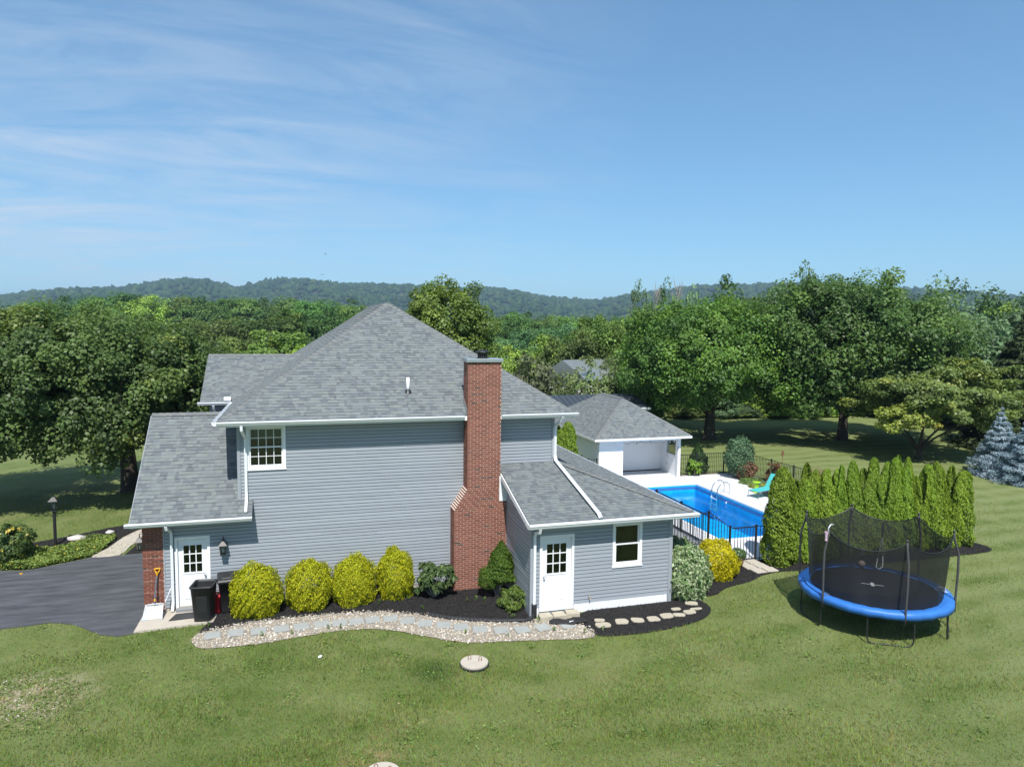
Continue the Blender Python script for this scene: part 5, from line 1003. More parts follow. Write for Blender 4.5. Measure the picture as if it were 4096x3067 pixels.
# dwarf evergreen by the chimney, rhododendrons
t = thing('dwarf_evergreen', 'dark green cone shaped shrub with bare lower twigs beside the chimney', 'shrub', (5.75, -1.35, 0)); fm = column_mesh(57, 1.25, .46, 9000, .075, [(.075, .140, .016, 4), (.095, .165, .020, 3), (.055, .108, .014, 2)], 1, .75, .5); f_ = link('foliage', fm, MT['needle'], t); f_.matrix_parent_inverse.identity(); f_.location = (.12, 0, .50)
fm2 = mound_mesh(58, 3500, .075, [(.075, .140, .016, 4), (.095, .165, .020, 3)], (.30, .3, .34)); f_ = link('foliage', fm2, MT['needle'], t); f_.matrix_parent_inverse.identity(); f_.location = (-.30, -.05, .62)
tw = MB()
for i in range(9): a = i*.75; tw.tube([(5.75+.03*math.cos(a), -1.35+.03*math.sin(a), 0), (5.75+.14*math.cos(a), -1.35+.14*math.sin(a), .35), (5.75+.3*math.cos(a), -1.35+.25*math.sin(a), .75)], [.02, .013, .005], 5)
tw.build('stem', MT['palebark'], t)
def rhodo(name, label, loc, n, R, leaf, pal, seed, clumps=34):
    r = np.random.default_rng(seed); d = unit(r.normal(size=(clumps, 3))); d[:, 2] = np.where(d[:, 2] < -.65, -d[:, 2], d[:, 2]); C = d*np.array(R)*r.uniform(.5, 1.05, (clumps, 1)) + np.array([0, 0, R[2]*.82])
    idx = np.repeat(np.arange(clumps), n//clumps); m = len(idx); e = unit(r.normal(size=(m, 3))*np.array([1, 1, .5])); P = C[idx]+e*.09+np.array([0, 0, .02]); Nn = np.array([0, 0, 1.])+e*.5+r.normal(size=(m, 3))*.25
    t = thing(name, label, 'shrub', loc); f_ = link('foliage', leaf_mesh('foliage', P, Nn, leaf*r.uniform(.8, 1.25, m), .36, np.clip(pick_cols(r, m, pal, .12), .004, 1), r, e+np.array([0, 0, -.15])), MT['leaf'], t); f_.matrix_parent_inverse.identity()
    s = MB()
    for c in C[::2]: s.tube([loc, Vector(loc)+Vector(c)*.5+Vector((0, 0, -.05)), Vector(loc)+Vector(c)], [.018, .012, .006], 5)
    s.build('stem', MT['palebark'], t)
rhodo('rhododendron', 'loose dark green rhododendron between the gold shrubs and the chimney', (3.85, -.95, .02), 2000, (.62, .52, .66), .17, [(.075, .130, .045, 4), (.100, .160, .058, 3), (.14, .20, .06, 1)], 61, 44)
rhodo('low_shrub', 'low light green broad-leaved shrub at the corner of the addition', (5.98, -2.35, .02), 1800, (.46, .42, .30), .14, [(.10, .165, .035, 4), (.135, .20, .045, 3), (.20, .26, .05, 1)], 62, 34)
# creeper stems and weeds by the wall, in the path and the beds
def tuft(name, label, x, y, h, n, pal, seed, cat='weed', group=None, lf=.1):
    r = np.random.default_rng(seed); a = r.uniform(0, 6.28, n); P = np.c_[np.cos(a)*h*.35*r.uniform(0, 1, n), np.sin(a)*h*.35*r.uniform(0, 1, n), h*r.uniform(.15, .9, n)]; al = np.c_[np.cos(a), np.sin(a), np.full(n, .6)]
    t = thing(name, label, cat, (x, y, 0), group); f_ = link('leaves', leaf_mesh('leaves', P, np.array([0, 0, 1.])+r.normal(size=(n, 3))*.5, lf*r.uniform(.7, 1.3, n), .34, np.clip(pick_cols(r, n, pal, .12), .004, 1), r, al), MT['leaf'], t); f_.matrix_parent_inverse.identity(); f_.location = (0, 0, .02); return t
WP = [(.10, .19, .035, 3), (.14, .24, .045, 2)]
tuft('creeper', 'leafy green creeper on the wall between the two left gold shrubs', -.62, -.14, .95, 60, WP, 70, 'creeper', lf=.11); tuft('weed', 'dark leafy weed at the foot of the wall between the gold shrubs', -.58, -.42, .4, 34, WP, 71, lf=.11)
WE = [(4.75, -1.55), (5.05, -1.5), (5.25, -1.7), (2.15, -1.05), (3.35, -1.75), (3.05, -.92), (5.75, -3.05), (.62, -2.46), (.95, -2.5), (-.35, -2.5), (-1.1, -2.45), (4.2, -3.75), (6.6, -4.2), (7.35, -4.55), (7.9, -4.55), (5.25, -4.2), (6.35, -3.55), (-2.55, -1.42)]
for i, (x, y) in enumerate(sorted(WE)): tuft('weed', 'small green weed in the mulch or gravel, %s from the driveway end' % ORD[i+1], x, y, .15, 9, WP, 80+i, group='small weeds in mulch and gravel', lf=.095)
f_ = link('leaves', mound_mesh(59, 900, .075, [(.085, .165, .045, 3), (.12, .20, .05, 2)], (.26, .24, .2), .35, .1), MT['leaf'], t_pot); f_.matrix_parent_inverse.identity(); f_.location = (0, 0, .48)

# pool garden shrubs
t = thing('round_juniper', 'egg shaped blue-green juniper with a brown dead patch at the pool fence', 'shrub', (23.3, 11.7, 0)); f_ = link('foliage', mound_mesh(63, 8500, .13, [(.105, .19, .10, 4), (.135, .23, .12, 3), (.08, .15, .075, 2)], (.74, .72, 1.12), .35, -.2), MT['needle'], t); f_.matrix_parent_inverse.identity(); f_.location = (0, 0, 1.15)
f_ = link('dead_patch', mound_mesh(64, 3600, .12, [(.26, .15, .085, 4), (.32, .20, .12, 2), (.18, .10, .06, 2)], (.56, .5, .62), .3, -.1), MT['needle'], t); f_.matrix_parent_inverse.identity(); f_.location = (.16, -.36, .60); link('stem', stub, MT['bark'], t)
t = thing('cone_shrub', 'dark green cone shaped shrub beyond the fence next to the pool house', 'shrub', (21.9, 13.7, 0)); f_ = link('foliage', column_mesh(65, 1.7, .62, 7000, .12, [(.045, .095, .030, 4), (.06, .115, .036, 2)], 1, .85), MT['needle'], t); f_.matrix_parent_inverse.identity()
rhodo('broadleaf_plant', 'light green large-leaved plant at the fence beside the pool house post', (21.15, 12.85, .0), 260, (.4, .35, .48), .26, [(.17, .30, .05, 3), (.22, .36, .06, 2)], 66, 16)
rhodo('brown_bush', 'reddish brown withered bush behind the lounge chair', (23.95, 9.6, .0), 1500, (.45, .45, .72), .13, [(.20, .10, .06, 3), (.14, .075, .045, 2), (.12, .13, .05, 1)], 67, 30)
for i, (x, y, s) in enumerate(((23.3, 10.4, .8), (23.0, 9.4, .6), (23.6, 8.6, .7))):
    t = thing('ground_juniper', ['low light green spreading plant beside the round juniper', 'low yellow-green spreading plant behind the lime table', 'low green spreading plant in front of the brown bush'][i], 'plant', (x, y, 0)); f_ = link('foliage', mound_mesh(68+i, 2200, .12, [(.12, .20, .05, 3), (.17, .24, .06, 2)] if i != 1 else [(.22, .27, .05, 3), (.28, .30, .06, 2)], (.9*s, .8*s, .22), .3, .0), MT['cover'], t); f_.matrix_parent_inverse.identity(); f_.location = (0, 0, .08)
r = np.random.default_rng(72); n = 700; P = np.c_[r.normal(0, .22, n), r.normal(0, .16, n), r.uniform(.2, 1.5, n)]
t = thing('ornamental_grass', 'tall tan ornamental grass behind the hedge at the pool fence', 'grass clump', (24.2, 6.4, 0)); f_ = link('blades', leaf_mesh('blades', P, r.normal(size=(n, 3))*np.array([1, 1, .1]), .5, .03, pick_cols(r, n, [(.34, .25, .13, 3), (.28, .24, .12, 2)]), r, np.array([0, 0, 1.])+r.normal(size=(n, 3))*.15), MT['cover'], t); f_.matrix_parent_inverse.identity()
# flower bed by the driveway
def cover_patch(name, label, poly, n, leaf, pal, hgt, seed, z=.02):
    r = np.random.default_rng(seed); P = scatter(poly, n, r); k = len(P); h = hgt*(.35+.65*np.sin(P[:, 0]*2.3+1)**2*np.cos(P[:, 1]*1.9)**2)
    return tag(link(name, leaf_mesh(name, np.c_[P, z+h*r.uniform(.15, 1, k)], np.array([0, 0, 1.])+r.normal(size=(k, 3))*.6, leaf*r.uniform(.6, 1.4, k), .5, np.clip(pick_cols(r, k, pal, .12), .004, 1), r), MT['cover']), label, 'ground cover', kind='stuff')
cover_patch('ground_cover', 'light green ground cover with yellow flowers beside the driveway', smooth_loop([(-11, 5.7), (-9.1, 4.98), (-8.16, 5.42), (-7.3, 5.95), (-7.05, 6.9), (-7.0, 8.3), (-7.9, 8.0), (-8.8, 7.2), (-10.2, 6.6)], 3), 26000, .085, [(.165, .245, .05, 5), (.20, .28, .06, 4), (.13, .20, .04, 2), (.5, .42, .03, .5)], .34, 73)
cover_patch('ground_cover', 'green ground cover at the corner behind the garage', [(-6.6, 9.6), (-5.9, 9.3), (-5.2, 10.3), (-6.0, 10.4)], 2500, .085, [(.11, .18, .04, 4), (.15, .21, .05, 2)], .15, 74)
t = thing('rose_bush', 'dark green rose bush with yellow flowers at the left edge', 'shrub', (-9.9, 6.1, 0)); f_ = link('foliage', crown_mesh('foliage', 75, (.85, .8, .62), 70, 60, .085, .18, [(.050, .090, .024, 4), (.07, .115, .03, 3)], -.5, .4), MT['leaf'], t); f_.matrix_parent_inverse.identity(); f_.location = (0, 0, .62)
r = np.random.default_rng(76)
for i in range(13):
    a, el = r.uniform(3.2, 6.6), r.uniform(.1, 1.3); p = Vector((-9.9+.86*math.cos(a)*math.cos(el), 6.1+.8*math.sin(a)*math.cos(el), .62+.6*math.sin(el)))
    fm = leaf_mesh('flower', r.normal(size=(14, 3))*.03, r.normal(size=(14, 3))+np.array([0, -.4, .8]), .09, .8, pick_cols(r, 14, [(.75, .62, .12, 3), (.80, .72, .35, 1)]), r); fo = link('flower', fm, MT['petal'], t); fo.matrix_parent_inverse.identity(); fo.location = p-Vector((-9.9, 6.1, 0))
for i, (x, y, s, lab) in enumerate(((-7.35, 8.95, .18, 'pale boulder in the mulch bed beside the walkway'), (-8.35, 8.35, .26, 'flat tan stone at the foot of the lamp post'), (-12.5, 28.5, .5, 'pale grey boulder on the lawn under the left maple'))):
    me = blobs('boulder', np.array([[0, 0, s*.2]]), np.array([[s*1.5, s, s*.45]]), np.array([[.50, .48, .45]]), np.random.default_rng(i), True); o = link('boulder', me, MT['pebble']); o.location = (x, y, .02); tag(o, lab, 'boulder')
o = MB().prism([(.05*math.cos(i), .03*math.sin(i), 0) for i in range(6)], (0, 0, .03)).build('pebble', MT['yellow']); o.location = (-9.0, 4.6, .012); tag(o, 'small yellow leaf lying on the asphalt driveway', 'leaf')
o = MB().prism([(.045*math.cos(i*1.05), .025*math.sin(i*1.05), 0) for i in range(6)], (.02, .02, .03)).build('paper_scrap', MT['white']); o.location = (.35, -4.1, .03); tag(o, 'white paper scrap lying on the lawn', 'paper scrap')

# ------------------------------------------------------------------ grass blades on the near lawn
gr = np.random.default_rng(90); NB = 490000
u = gr.uniform(0, 1, NB); dist = 9.6+31*u**1.75+gr.normal(size=NB)*1.3; ang = YAW+gr.uniform(-.74, .74, NB)+gr.normal(size=NB)*.22; GX = dist*np.sin(ang); GY = -22+dist*np.cos(ang); Pq = np.c_[GX, GY]
keep = np.ones(NB, bool)
for poly in (DRIVE, SLAB, GRAVEL, MULCH_A, MULCH_B, MULCH_L): keep &= ~inside(poly, Pq+gr.normal(size=Pq.shape)*.035)
keep &= ~((GX > -4.5) & (GX < 8.1) & (GY > -.1)) & ~((GX > 6.2) & (GX < 10.8) & (GY > -3.2)) & ~((GX > 10.6) & (GY > -.6) & (GX < 22.7)) & (np.hypot(GX-4.02, GY+5.5) > .38) & (np.hypot(GX-1.34, GY+9.30) > .38)
bare = np.hypot((GX+5.9)/1.3, (GY+4.3)/1.4) < 1; keep &= ~(bare & (np.sin(GX*4.1+1)*np.sin(GY*3.7) + gr.normal(size=NB)*.6 > .35))
GX, GY = GX[keep], GY[keep]; n = len(GX); h = gr.uniform(.035, .085, n)*(1+.35*np.sin(GX*.9+np.sin(GY*1.3)*2)); a = gr.uniform(0, 6.283, n); wd = gr.uniform(.005, .012, n); ln_ = h*gr.uniform(.2, .8, n); a2 = gr.uniform(0, 6.283, n)
B0 = np.c_[GX-np.cos(a)*wd, GY-np.sin(a)*wd, np.zeros(n)]; B1 = np.c_[GX+np.cos(a)*wd, GY+np.sin(a)*wd, np.zeros(n)]; T = np.c_[GX+np.cos(a2)*ln_, GY+np.sin(a2)*ln_, h]
gm_ = np_mesh('grass', np.stack([B0, B1, T], 1).reshape(-1, 3), np.arange(3*n).reshape(n, 3), np.clip(np.c_[gr.uniform(.95, 1.7, n), gr.uniform(1.0, 1.75, n), gr.uniform(.7, 1.3, n)], 0, 2))
tag(link('grass', gm_, MT['blade']), 'short mown lawn grass', 'grass', kind='stuff')
ck = gr.uniform(0, 1, (260, 2)); cd_ = 11+13*ck[:, 0]; ca_ = YAW-.62+1.24*ck[:, 1]; cxy = np.c_[cd_*np.sin(ca_), -22+cd_*np.cos(ca_)]
ii = gr.integers(0, 260, 9000); P = cxy[ii]+gr.normal(size=(9000, 2))*gr.uniform(.06, .28, (260, 1))[ii]; kp = np.ones(len(P), bool)
for poly in (DRIVE, SLAB, GRAVEL, MULCH_A, MULCH_B): kp &= ~inside(poly, P)
kp &= (P[:, 1] < -.2) & (np.hypot(P[:, 0]-4.02, P[:, 1]+5.5) > .4); P = P[kp]; n = len(P)
tag(link('clover', leaf_mesh('clover', np.c_[P, gr.uniform(.02, .05, n)], np.array([0, 0, 1.])+gr.normal(size=(n, 3))*.5, gr.uniform(.03, .07, n), .6, pick_cols(gr, n, [(.13, .215, .04, 4), (.17, .25, .05, 2), (.10, .18, .035, 2), (.26, .26, .11, .6)], .14), gr), MT['cover']), 'clover and broad-leaved weeds in the lawn', 'clover', kind='stuff')
# clover and broad weeds in the worn patch
cover_patch('lawn_weeds', 'broad-leaved weeds in the worn patch of lawn beside the driveway', smooth_loop([(-7.4, -3.4), (-6.2, -2.9), (-4.9, -3.9), (-4.6, -5.2), (-5.6, -6.0), (-7.2, -5.6)], 3), 2200, .055, [(.12, .19, .04, 4), (.17, .24, .05, 3), (.24, .24, .09, 1)], .05, 91, .01)
P = scatter(smooth_loop([(-6.9, -3.6), (-6.2, -3.2), (-5.2, -4.1), (-5.0, -5.0), (-5.8, -5.4), (-6.7, -5.0)], 3), 260, gr); n = len(P); s = gr.uniform(.01, .028, n)
tag(link('loose_stones', blobs('loose_stones', np.c_[P, s*.3], np.c_[s*1.2, s, s*.6], pick_cols(gr, n, [(.42, .37, .30, 3), (.55, .5, .43, 2), (.3, .26, .2, 2)]), gr), MT['pebble']), 'small stones in the worn patch of lawn', 'stones', kind='stuff')

# ------------------------------------------------------------------ wood and hills behind
_k = 1.48
def scl(p): return [(a*_k, b*_k, c*_k, w_) for a, b, c, w_ in p]
OAK, MID, OLI, GRY, YEL, PIN = map(scl, ([(.036, .072, .018, 4), (.046, .088, .022, 4), (.060, .105, .026, 2)], [(.052, .100, .022, 4), (.066, .120, .026, 3), (.085, .145, .032, 2)], [(.078, .112, .032, 4), (.096, .132, .038, 3), (.064, .094, .028, 2)], [(.066, .108, .052, 4), (.085, .130, .064, 3), (.054, .088, .044, 2)], [(.105, .160, .030, 4), (.135, .190, .036, 3)], [(.042, .088, .034, 4), (.055, .106, .042, 3), (.075, .128, .048, 1)]))
KM = [[crown_mesh('crown', 100+k*3+j, (1, 1, 1), 110, 125, .072, .25, pal, -.85, .6, lump=.15, flat=.7) for j in range(2)] for k, pal in enumerate((OAK, MID, OLI, PIN, GRY, YEL))]
popm = [crown_mesh('crown', 130+j, (1, 1, 1), 46, 70, .11, .24, GRY, -.95, .3, lump=.25) for j in range(2)]
kt = bpy.data.meshes.new('trunk'); _b = MB().tube([(0, 0, -1.0), (0, 0, 0), (0, 0, .6)], [.07, .05, .015], 7)
for i in range(6): _b.tube([(0, 0, -.1), (.35*math.cos(i*1.05), .35*math.sin(i*1.05), .25), (.6*math.cos(i*1.05), .6*math.sin(i*1.05), .4)], [.03, .02, .006], 5)
kt.from_pydata(_b.v, [], _b.f)
snagm = bpy.data.meshes.new('branches'); _b = MB().tube([(0, 0, 0), (0, 0, .6), (.01, 0, 1)], [.022, .014, .002], 6); _r = random.Random(4)
for i in range(34):
    z = _r.uniform(.35, .95); a = _r.uniform(0, 6.28); L = .14*(1.15-z)+.03; _b.tube([(0, 0, z), (L*math.cos(a)*.6, L*math.sin(a)*.6, z+.05), (L*math.cos(a), L*math.sin(a), z+.13)], [.006, .004, .001], 4)
snagm.from_pydata(_b.v, [], _b.f)
TREES = {
 'far': ('tree_in_wood', 'tree crown in the far wood on the left below the hills', 'trees of the far wood on the left', [[-80.1, 198.9, 11.0, 7.7, 0], [-72.3, 196.4, 12.4, 6.9, 2], [-68.8, 207.9, 13.7, 7.6, 0], [-60.5, 205.1, 14.7, 7.3, 0], [-53.0, 199.8, 15.3, 5.6, 1], [-50.8, 212.6, 16.7, 6.3, 0], [-42.3, 206.1, 15.6, 6.4, 5], [-36.5, 211.2, 15.8, 6.5, 2], [-29.0, 206.2, 15.1, 6.6, 0], [-23.1, 216.9, 15.8, 5.9, 1], [-15.3, 209.5, 15.6, 6.1, 0], [-8.3, 213.9, 15.4, 6.1, 0], [-.8, 209.0, 15.9, 6.4, 1], [6.9, 215.9, 15.6, 6.5, 0], [14.4, 209.6, 14.2, 6.3, 1], [22.1, 217.0, 13.7, 6.5, 0], [28.7, 211.2, 12.5, 5.9, 1], [-90.2, 264.1, 14.5, 9.6, 1], [-75.2, 278.7, 17.5, 10.2, 0], [-58.7, 272.2, 17.8, 9.0, 0], [-42.8, 280.0, 18.1, 9.5, 0], [-24.3, 287.0, 18.7, 9.4, 1], [-5.8, 277.9, 18.4, 8.9, 0], [15.1, 287.6, 18.2, 9.6, 0]]),
 'mid': ('tree_in_wood', 'tree in the wood edge between left maple and roof', 'trees of the wood edge left of the roof', [[-20.3, 96.3, 9.1, 4.5, 0], [-16.9, 101.9, 9.5, 4.4, 2], [-12.4, 97.4, 9.0, 3.9, 2], [-8.5, 105.7, 9.4, 4.1, 4], [-4.7, 99.9, 10.4, 4.8, 0], [0, 108.0, 10.8, 4.8, 1], [4.4, 101.9, 10.4, 4.3, 0], [8.2, 103.7, 9.9, 3.9, 0], [12.8, 107.4, 9.7, 4.0, 1], [16.0, 101.0, 8.9, 3.3, 0], [-6.7, 55.7, 7.3, 2.5, 2], [-4.0, 51.9, 7.2, 2.6, 2], [-1.2, 50.0, 7.9, 3.5, 1], [1.5, 48.0, 6.6, 1.9, 4], [4.1, 57.9, 7.3, 2.8, 0], [6.6, 55.7, 7.4, 2.4, 1]]),
 'lf': ('tree_in_wood', 'shaded tree seen through the gaps under the left maple', 'trees behind the left maple', [[-29.5, 57.7, 5.4, 4.7, 0], [-27.8, 61.5, 4.8, 4.7, 1], [-24.1, 59.5, 5.3, 4.5, 0], [-22.5, 65.1, 4.6, 4.6, 2], [-18.4, 62.0, 5.8, 4.3, 1], [-15.5, 64.6, 5.1, 4.3, 0], [-11.7, 63.2, 5.7, 4.0, 1], [-9.0, 61.5, 5.5, 3.2, 2]]),
 'yel': ('small_tree', 'small yellow-green tree just behind the upper gable roof', 'small trees behind the gable roof', [[-.4, 28.0, 6.8, 1.8, 5], [-1.9, 30.0, 6.5, 1.2, 5]]),
 'cf': ('tree_in_wood', 'distant dark tree below the hills right of the pear tree', 'distant trees right of the pear tree', [[38.3, 123.0, 10.5, 4.0, 0], [44.7, 126.4, 11.2, 3.8, 0], [51.5, 129.5, 11.0, 4.2, 0], [59.1, 132.0, 10.9, 4.4, 1], [59.1, 115.9, 10.4, 3.7, 1], [68.0, 122.8, 10.5, 4.3, 0], [69.3, 111.1, 10.5, 4.0, 0]]),
 'pine': ('pine_tree', 'soft green pine in the row behind the chimney', 'pines behind the chimney', [[27.9, 79.2, 7.1, 3.1, 3], [32.9, 83.0, 8.3, 3.3, 3], [35.9, 79.9, 8.9, 3.2, 3], [40.9, 82.3, 9.3, 3.6, 3], [42.1, 75.3, 9.0, 3.2, 3], [46.8, 77.6, 8.8, 3.1, 3]]),
 'cn': ('tree_in_wood', 'olive green tree between the chimney and the bright green maple', 'trees between chimney and bright maple', [[18.4, 41.4, 6.6, 2.2, 5], [23.4, 37.6, 8.4, 2.3, 2], [26.4, 38.5, 9.7, 2.3, 1], [29.3, 39.4, 9.6, 2.4, 2], [33.2, 41.9, 10.3, 2.6, 2], [23.5, 43.9, 7.4, 2.2, 5], [27.9, 33.4, 7.8, 2.0, 1]]),
 'right': ('tree_in_wood', 'grey-green tree rising behind the two maples on the right', 'trees behind the right maples', [[47.2, 47.5, 13.9, 3.0, 0], [50.5, 47.6, 13.6, 3.1, 4], [51.3, 44.5, 12.3, 2.4, 4], [46.0, 43.4, 11.5, 3.0, 1], [55.4, 30.0, 12.4, 3.3, 4], [58.1, 30.0, 12.6, 3.1, 4], [60.9, 29.8, 11.7, 3.4, 4], [66.8, 32.1, 11.9, 3.7, 1], [66.5, 29.3, 12.1, 3.7, 4], [67.5, 27.9, 11.7, 3.7, 4], [54.3, 25.2, 9.0, 3.3, 4], [56.2, 24.5, 9.8, 2.5, 4]]),
 'fill': ('tree_in_wood', 'dark tree in the wood edge seen under the right maples', 'wood edge under the right maples', [[38.8, 45.7, 7.7, 3.2, 1], [42.7, 45.6, 8.5, 3.4, 0], [44.8, 41.8, 7.8, 3.3, 1], [49.0, 41.3, 7.8, 3.5, 0], [50.5, 37.5, 7.9, 3.5, 0], [54.3, 36.7, 7.9, 3.6, 1], [55.3, 33.0, 8.0, 3.6, 0]]),
}
rr = random.Random(8); NT = 0
def bg_tree(name, label, group, x, y, h, rad, cm, bark=None):
    global NT; NT += 1
    t = thing(name, label, 'tree', (0, 0, 0), group); hz = h*.48; link('crown', cm, MT['leafbg'], t); link('trunk', kt, bark or MT['bark'], t)
    t.location = (x, y, h-hz*1.22); t.scale = (rad*1.25, rad*1.25, hz); t.rotation_euler = (0, 0, rr.uniform(0, 6.28)); return t
for key, (nm, lab, grp, L) in TREES.items():
    for i, (x, y, h, rad, k) in enumerate(sorted(L, key=lambda q: math.atan2(q[0], q[1]+22))): bg_tree(nm, lab+', %s from the left' % ORD[i+1], grp, x, y, h, rad, KM[k][i % 2])
for i, (x, y, h, rad) in enumerate(((42.2, 63.1, 13.4, 1.5), (42.6, 60.7, 14.0, 1.4), (45.8, 62.4, 13.7, 1.4), (46.9, 57.2, 15.4, 1.6), (52.9, 43.2, 14.5, 1.5), (54.5, 47.1, 12.9, 1.3))):
    bg_tree('poplar', ['narrow grey-green poplar, leftmost above the bright maple', 'narrow poplar next to the bare grey snag', 'narrow poplar between the two bare snags', 'tallest narrow poplar right of the bare snags', 'slender pale poplar top beside the large dark maple', 'short poplar just left of the slender poplar top'][i], 'poplars above the maples', x, y, h, rad, popm[i % 2], MT['palebark'])
for i, (x, y, h) in enumerate(((44.0, 61.1, 13.2), (46.4, 59.8, 13.7))):
    t = thing('dead_tree', ['bare grey dead tree among the left poplars', 'bare grey dead tree just left of the tallest poplar'][i], 'tree', (0, 0, 0)); link('branches', snagm, MT['palebark'], t); t.location = (x, y, 0); t.scale = (h*.8, h*.8, h); t.rotation_euler = (0, 0, i)
t = bg_tree('sparse_tree', 'thin greyish tree with sparse leaves behind the right roof slope', None, 18.9, 35.0, 6.9, 2.1, crown_mesh('crown', 140, (1, 1, 1), 70, 26, .12, .24, [(.12, .13, .07, 4), (.10, .12, .06, 3)], -.9, .3), MT['palebark'])
for i, (x, y, h, lab) in enumerate(((22.2, 32.2, 6.0, 'thin greyish tree with sparse leaves in front of the white house'), (25.2, 32.6, 6.6, 'thin olive tree with see-through crown right of the white house'))):
    bg_tree('sparse_tree', lab, None, x, y, h, 1.9, crown_mesh('crown', 150+i, (1, 1, 1), 80, 40, .09, .22, [(.12, .15, .06, 4), (.10, .14, .05, 3)], -.9, .3), MT['palebark'])
# undergrowth at the lawn edge
for i in range(16):
    x = 33+i*1.7+rr.uniform(-.5, .5); y = 36.5-.32*i+rr.uniform(-1, 1.5); bg_tree('wild_shrub', 'wild green shrub at the lawn edge under the maples, %s from the left' % ORD[i+1], 'wild shrubs at the lawn edge', x, y, rr.uniform(1.2, 2.6), rr.uniform(.9, 1.6), KM[rr.choice((1, 4, 5, 2))][i % 2])['category'] = 'shrub'

# hills: wooded ridge
PROF = [(-60, 60), (-24.1, 56), (-19.1, 79), (-17, 95), (-14.9, 105), (-12.7, 112), (-10.3, 131), (-7.7, 145), (-6.2, 140), (-4.5, 126), (-2.2, 150), (0, 153), (3.8, 148), (7.6, 143), (13.6, 138), (16.6, 131), (18.6, 116), (20.6, 106), (23.2, 95), (24.5, 107), (26.5, 127), (29.4, 138), (31.2, 147), (34, 155), (36.7, 154), (40.2, 148), (46.5, 128), (49.5, 120), (52.2, 108), (57.2, 92), (90, 80)]
pa, pz = np.array(PROF).T
def hill_z(ad, r):
    ridge = np.interp(ad, pa, pz); s = np.clip((r-900)/1700, 0, 1); f = s*s*(3-2*s); back = np.clip(1-(r-2600)/1500, .2, 1)
    gul = 1+.10*np.sin(np.radians(ad)*46+r*.0035)*(1-np.abs(2*s-1))
    return (ridge-15)*f*back*gul-2
A, Rr = np.meshgrid(np.linspace(-40, 75, 230), np.linspace(850, 4000, 40)); Z = hill_z(A, Rr)
V = np.stack([Rr*np.sin(np.radians(A)), -22+Rr*np.cos(np.radians(A)), Z], -1).reshape(-1, 3); na = 230; F = [(i*na+j, i*na+j+1, (i+1)*na+j+1, (i+1)*na+j) for i in range(39) for j in range(na-1)]
tag(link('hills', np_mesh('hills', V, np.array(F), None, True), MT['hillmat']), kind='structure')
hr = np.random.default_rng(120); nh = 12000; ad = hr.uniform(-30, 62, nh); rh = 1150+1600*hr.uniform(0, 1, nh)**.75; zz = hill_z(ad, rh); s = hr.uniform(4.5, 10, nh)*(rh/2000)**.5
tag(link('wooded_slopes', blobs('wooded_slopes', np.c_[rh*np.sin(np.radians(ad)), -22+rh*np.cos(np.radians(ad)), zz+s*.5], np.c_[s, s, s*hr.uniform(.7, 1.2, nh)], pick_cols(hr, nh, [(.024, .050, .018, 4), (.032, .062, .022, 4), (.042, .072, .024, 2), (.055, .080, .030, .6)], .12), hr, True, .28), MT['far']), 'continuous wood covering the hills', 'wood', kind='stuff')
# broad wood belt on the plain between
nh = 3200; ad = hr.uniform(-30, 62, nh); rh = 330+700*hr.uniform(0, 1, nh); s = hr.uniform(4, 8, nh)
k_ = 3; idx = np.repeat(np.arange(nh), k_); ns = len(idx); off = hr.normal(size=(ns, 3))*s[idx][:, None]*np.array([.55, .55, .35]); sb = s[idx]*hr.uniform(.4, .7, ns)
tag(link('wood_belt', blobs('wood_belt', np.c_[rh*np.sin(np.radians(ad)), -22+rh*np.cos(np.radians(ad)), np.full(nh, 4.)][idx]+off, np.c_[sb, sb, sb*.8], pick_cols(hr, ns, [(.036, .068, .018, 4), (.048, .085, .024, 4), (.065, .10, .028, 2)], .12), hr, True, .28), MT['far']), 'distant wood on the plain below the hills', 'wood', kind='stuff')

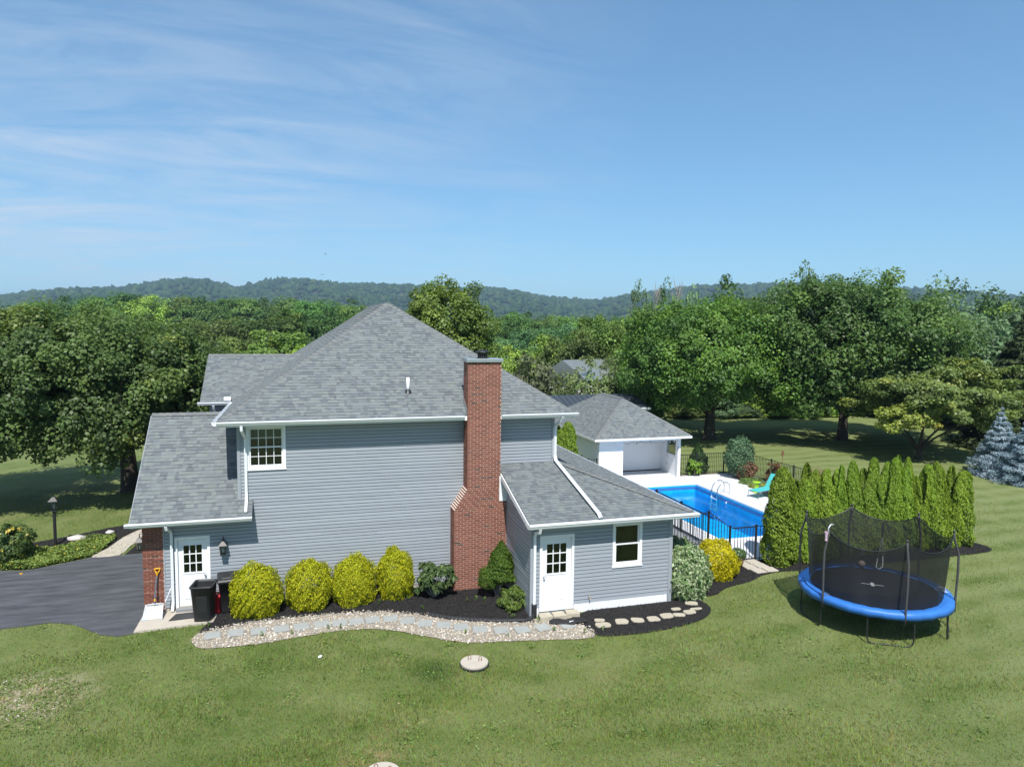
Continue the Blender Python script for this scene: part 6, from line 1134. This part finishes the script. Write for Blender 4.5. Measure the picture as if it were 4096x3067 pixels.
# ------------------------------------------------------------------ neighbouring buildings
t = thing('neighbour_shed', 'low neighbouring building with a dark ribbed metal roof behind the pool house', 'building', (19.5, 25.5, 0))
MB().box(16.3, 23.6, 24.0, 28, 0, 2.55).build('wall', MT['paleshed'], t); rf = MB().prism([(16.0, 23.5, 2.60), (16.0, 26.0, 3.35), (16.0, 28.5, 2.60), (16.0, 28.5, 2.50), (16.0, 23.5, 2.50)], (7.9, 0, 0)).build('roof', MT['metalroof'], t)
x = 16.1
while x < 23.9: MB().prism([(x, 23.5, 2.60), (x, 26.0, 3.35), (x, 26.0, 3.39), (x, 23.5, 2.64)], (.03, 0, 0)).build('roof_rib', MT['metalroof'], rf); x += .42
MB().box(15.95, 23.95, 23.46, 23.5, 2.45, 2.60).build('eave_board', MT['white'], t)
for i, (x, y, w_, d_, h, rz) in enumerate(((24.6, 35.6, 6.5, 5.5, 3.9, .35), (28.6, 36.0, 3.4, 3, 2.6, -.2))):
    t = thing('white_house', ['white neighbouring house half hidden by the trees behind the chimney', 'small white outbuilding glimpsed through the trees left of the bright maple'][i], 'house', (0, 0, 0))
    MB().box(-w_/2, w_/2, -d_/2, d_/2, 0, h).build('wall', MT['white'], t); MB().prism([(-w_/2-.3, -d_/2-.3, h), (-w_/2-.3, 0, h+d_*.28), (-w_/2-.3, d_/2+.3, h)], (w_+.6, 0, 0)).build('roof', MT['metal'], t)
    for k in (-1, 0, 1):
        f_ = MB().box(k*w_*.3-.5, k*w_*.3+.5, -d_/2-.03, -d_/2+.01, 1.2, 2.4).build('window', MT['glass'], t)
    t.location = (x, y, 0); t.rotation_euler = (0, 0, rz)
sheet('road', [(-60, 44), (-6, 47), (-6, 50.5), (-60, 47.5)], .02, MT['asphalt'])
# birds above the ridge
for i, (p, s) in enumerate((((4.7, 118., 21.2), .30), ((4.1, 118., 17.3), .28))):
    b = MB(); b.tube([(-.35, 0, 0), (-.15, 0, .03), (.15, 0, .03), (.4, 0, 0)], [.02, .10, .10, .02], 8); o = b.build('body', MT['black']); t = thing('bird', ['dark bird gliding above the ridge, the higher one', 'dark bird gliding above the ridge, the lower one'][i], 'bird'); o.parent = t
    for k in (-1, 1): MB().prism([(-.12, 0, .04), (.16, 0, .04), (.12, k*.55, .20), (-.02, k*1.05, .12), (-.14, k*.55, .2)], (0, 0, .02)).build('wing', MT['black'], t)
    t.location = p; t.scale = (s*1.6,)*3; t.rotation_euler = (0, 0, .4+i)
# ------------------------------------------------------------------ haze
hm = bpy.data.materials.new('haze'); hm.use_nodes = True; ht = hm.node_tree; ht.nodes.clear()
pv = N(ht, 'ShaderNodeVolumePrincipled', inp={'Color': (.50, .72, 1, 1), 'Density': .00017, 'Anisotropy': .1}); ho = N(ht, 'ShaderNodeOutputMaterial'); ht.links.new(pv.outputs[0], ho.inputs['Volume'])
tag(MB().box(-6400, 6400, -6400, 6400, -3, 190).build('haze', hm), kind='stuff')
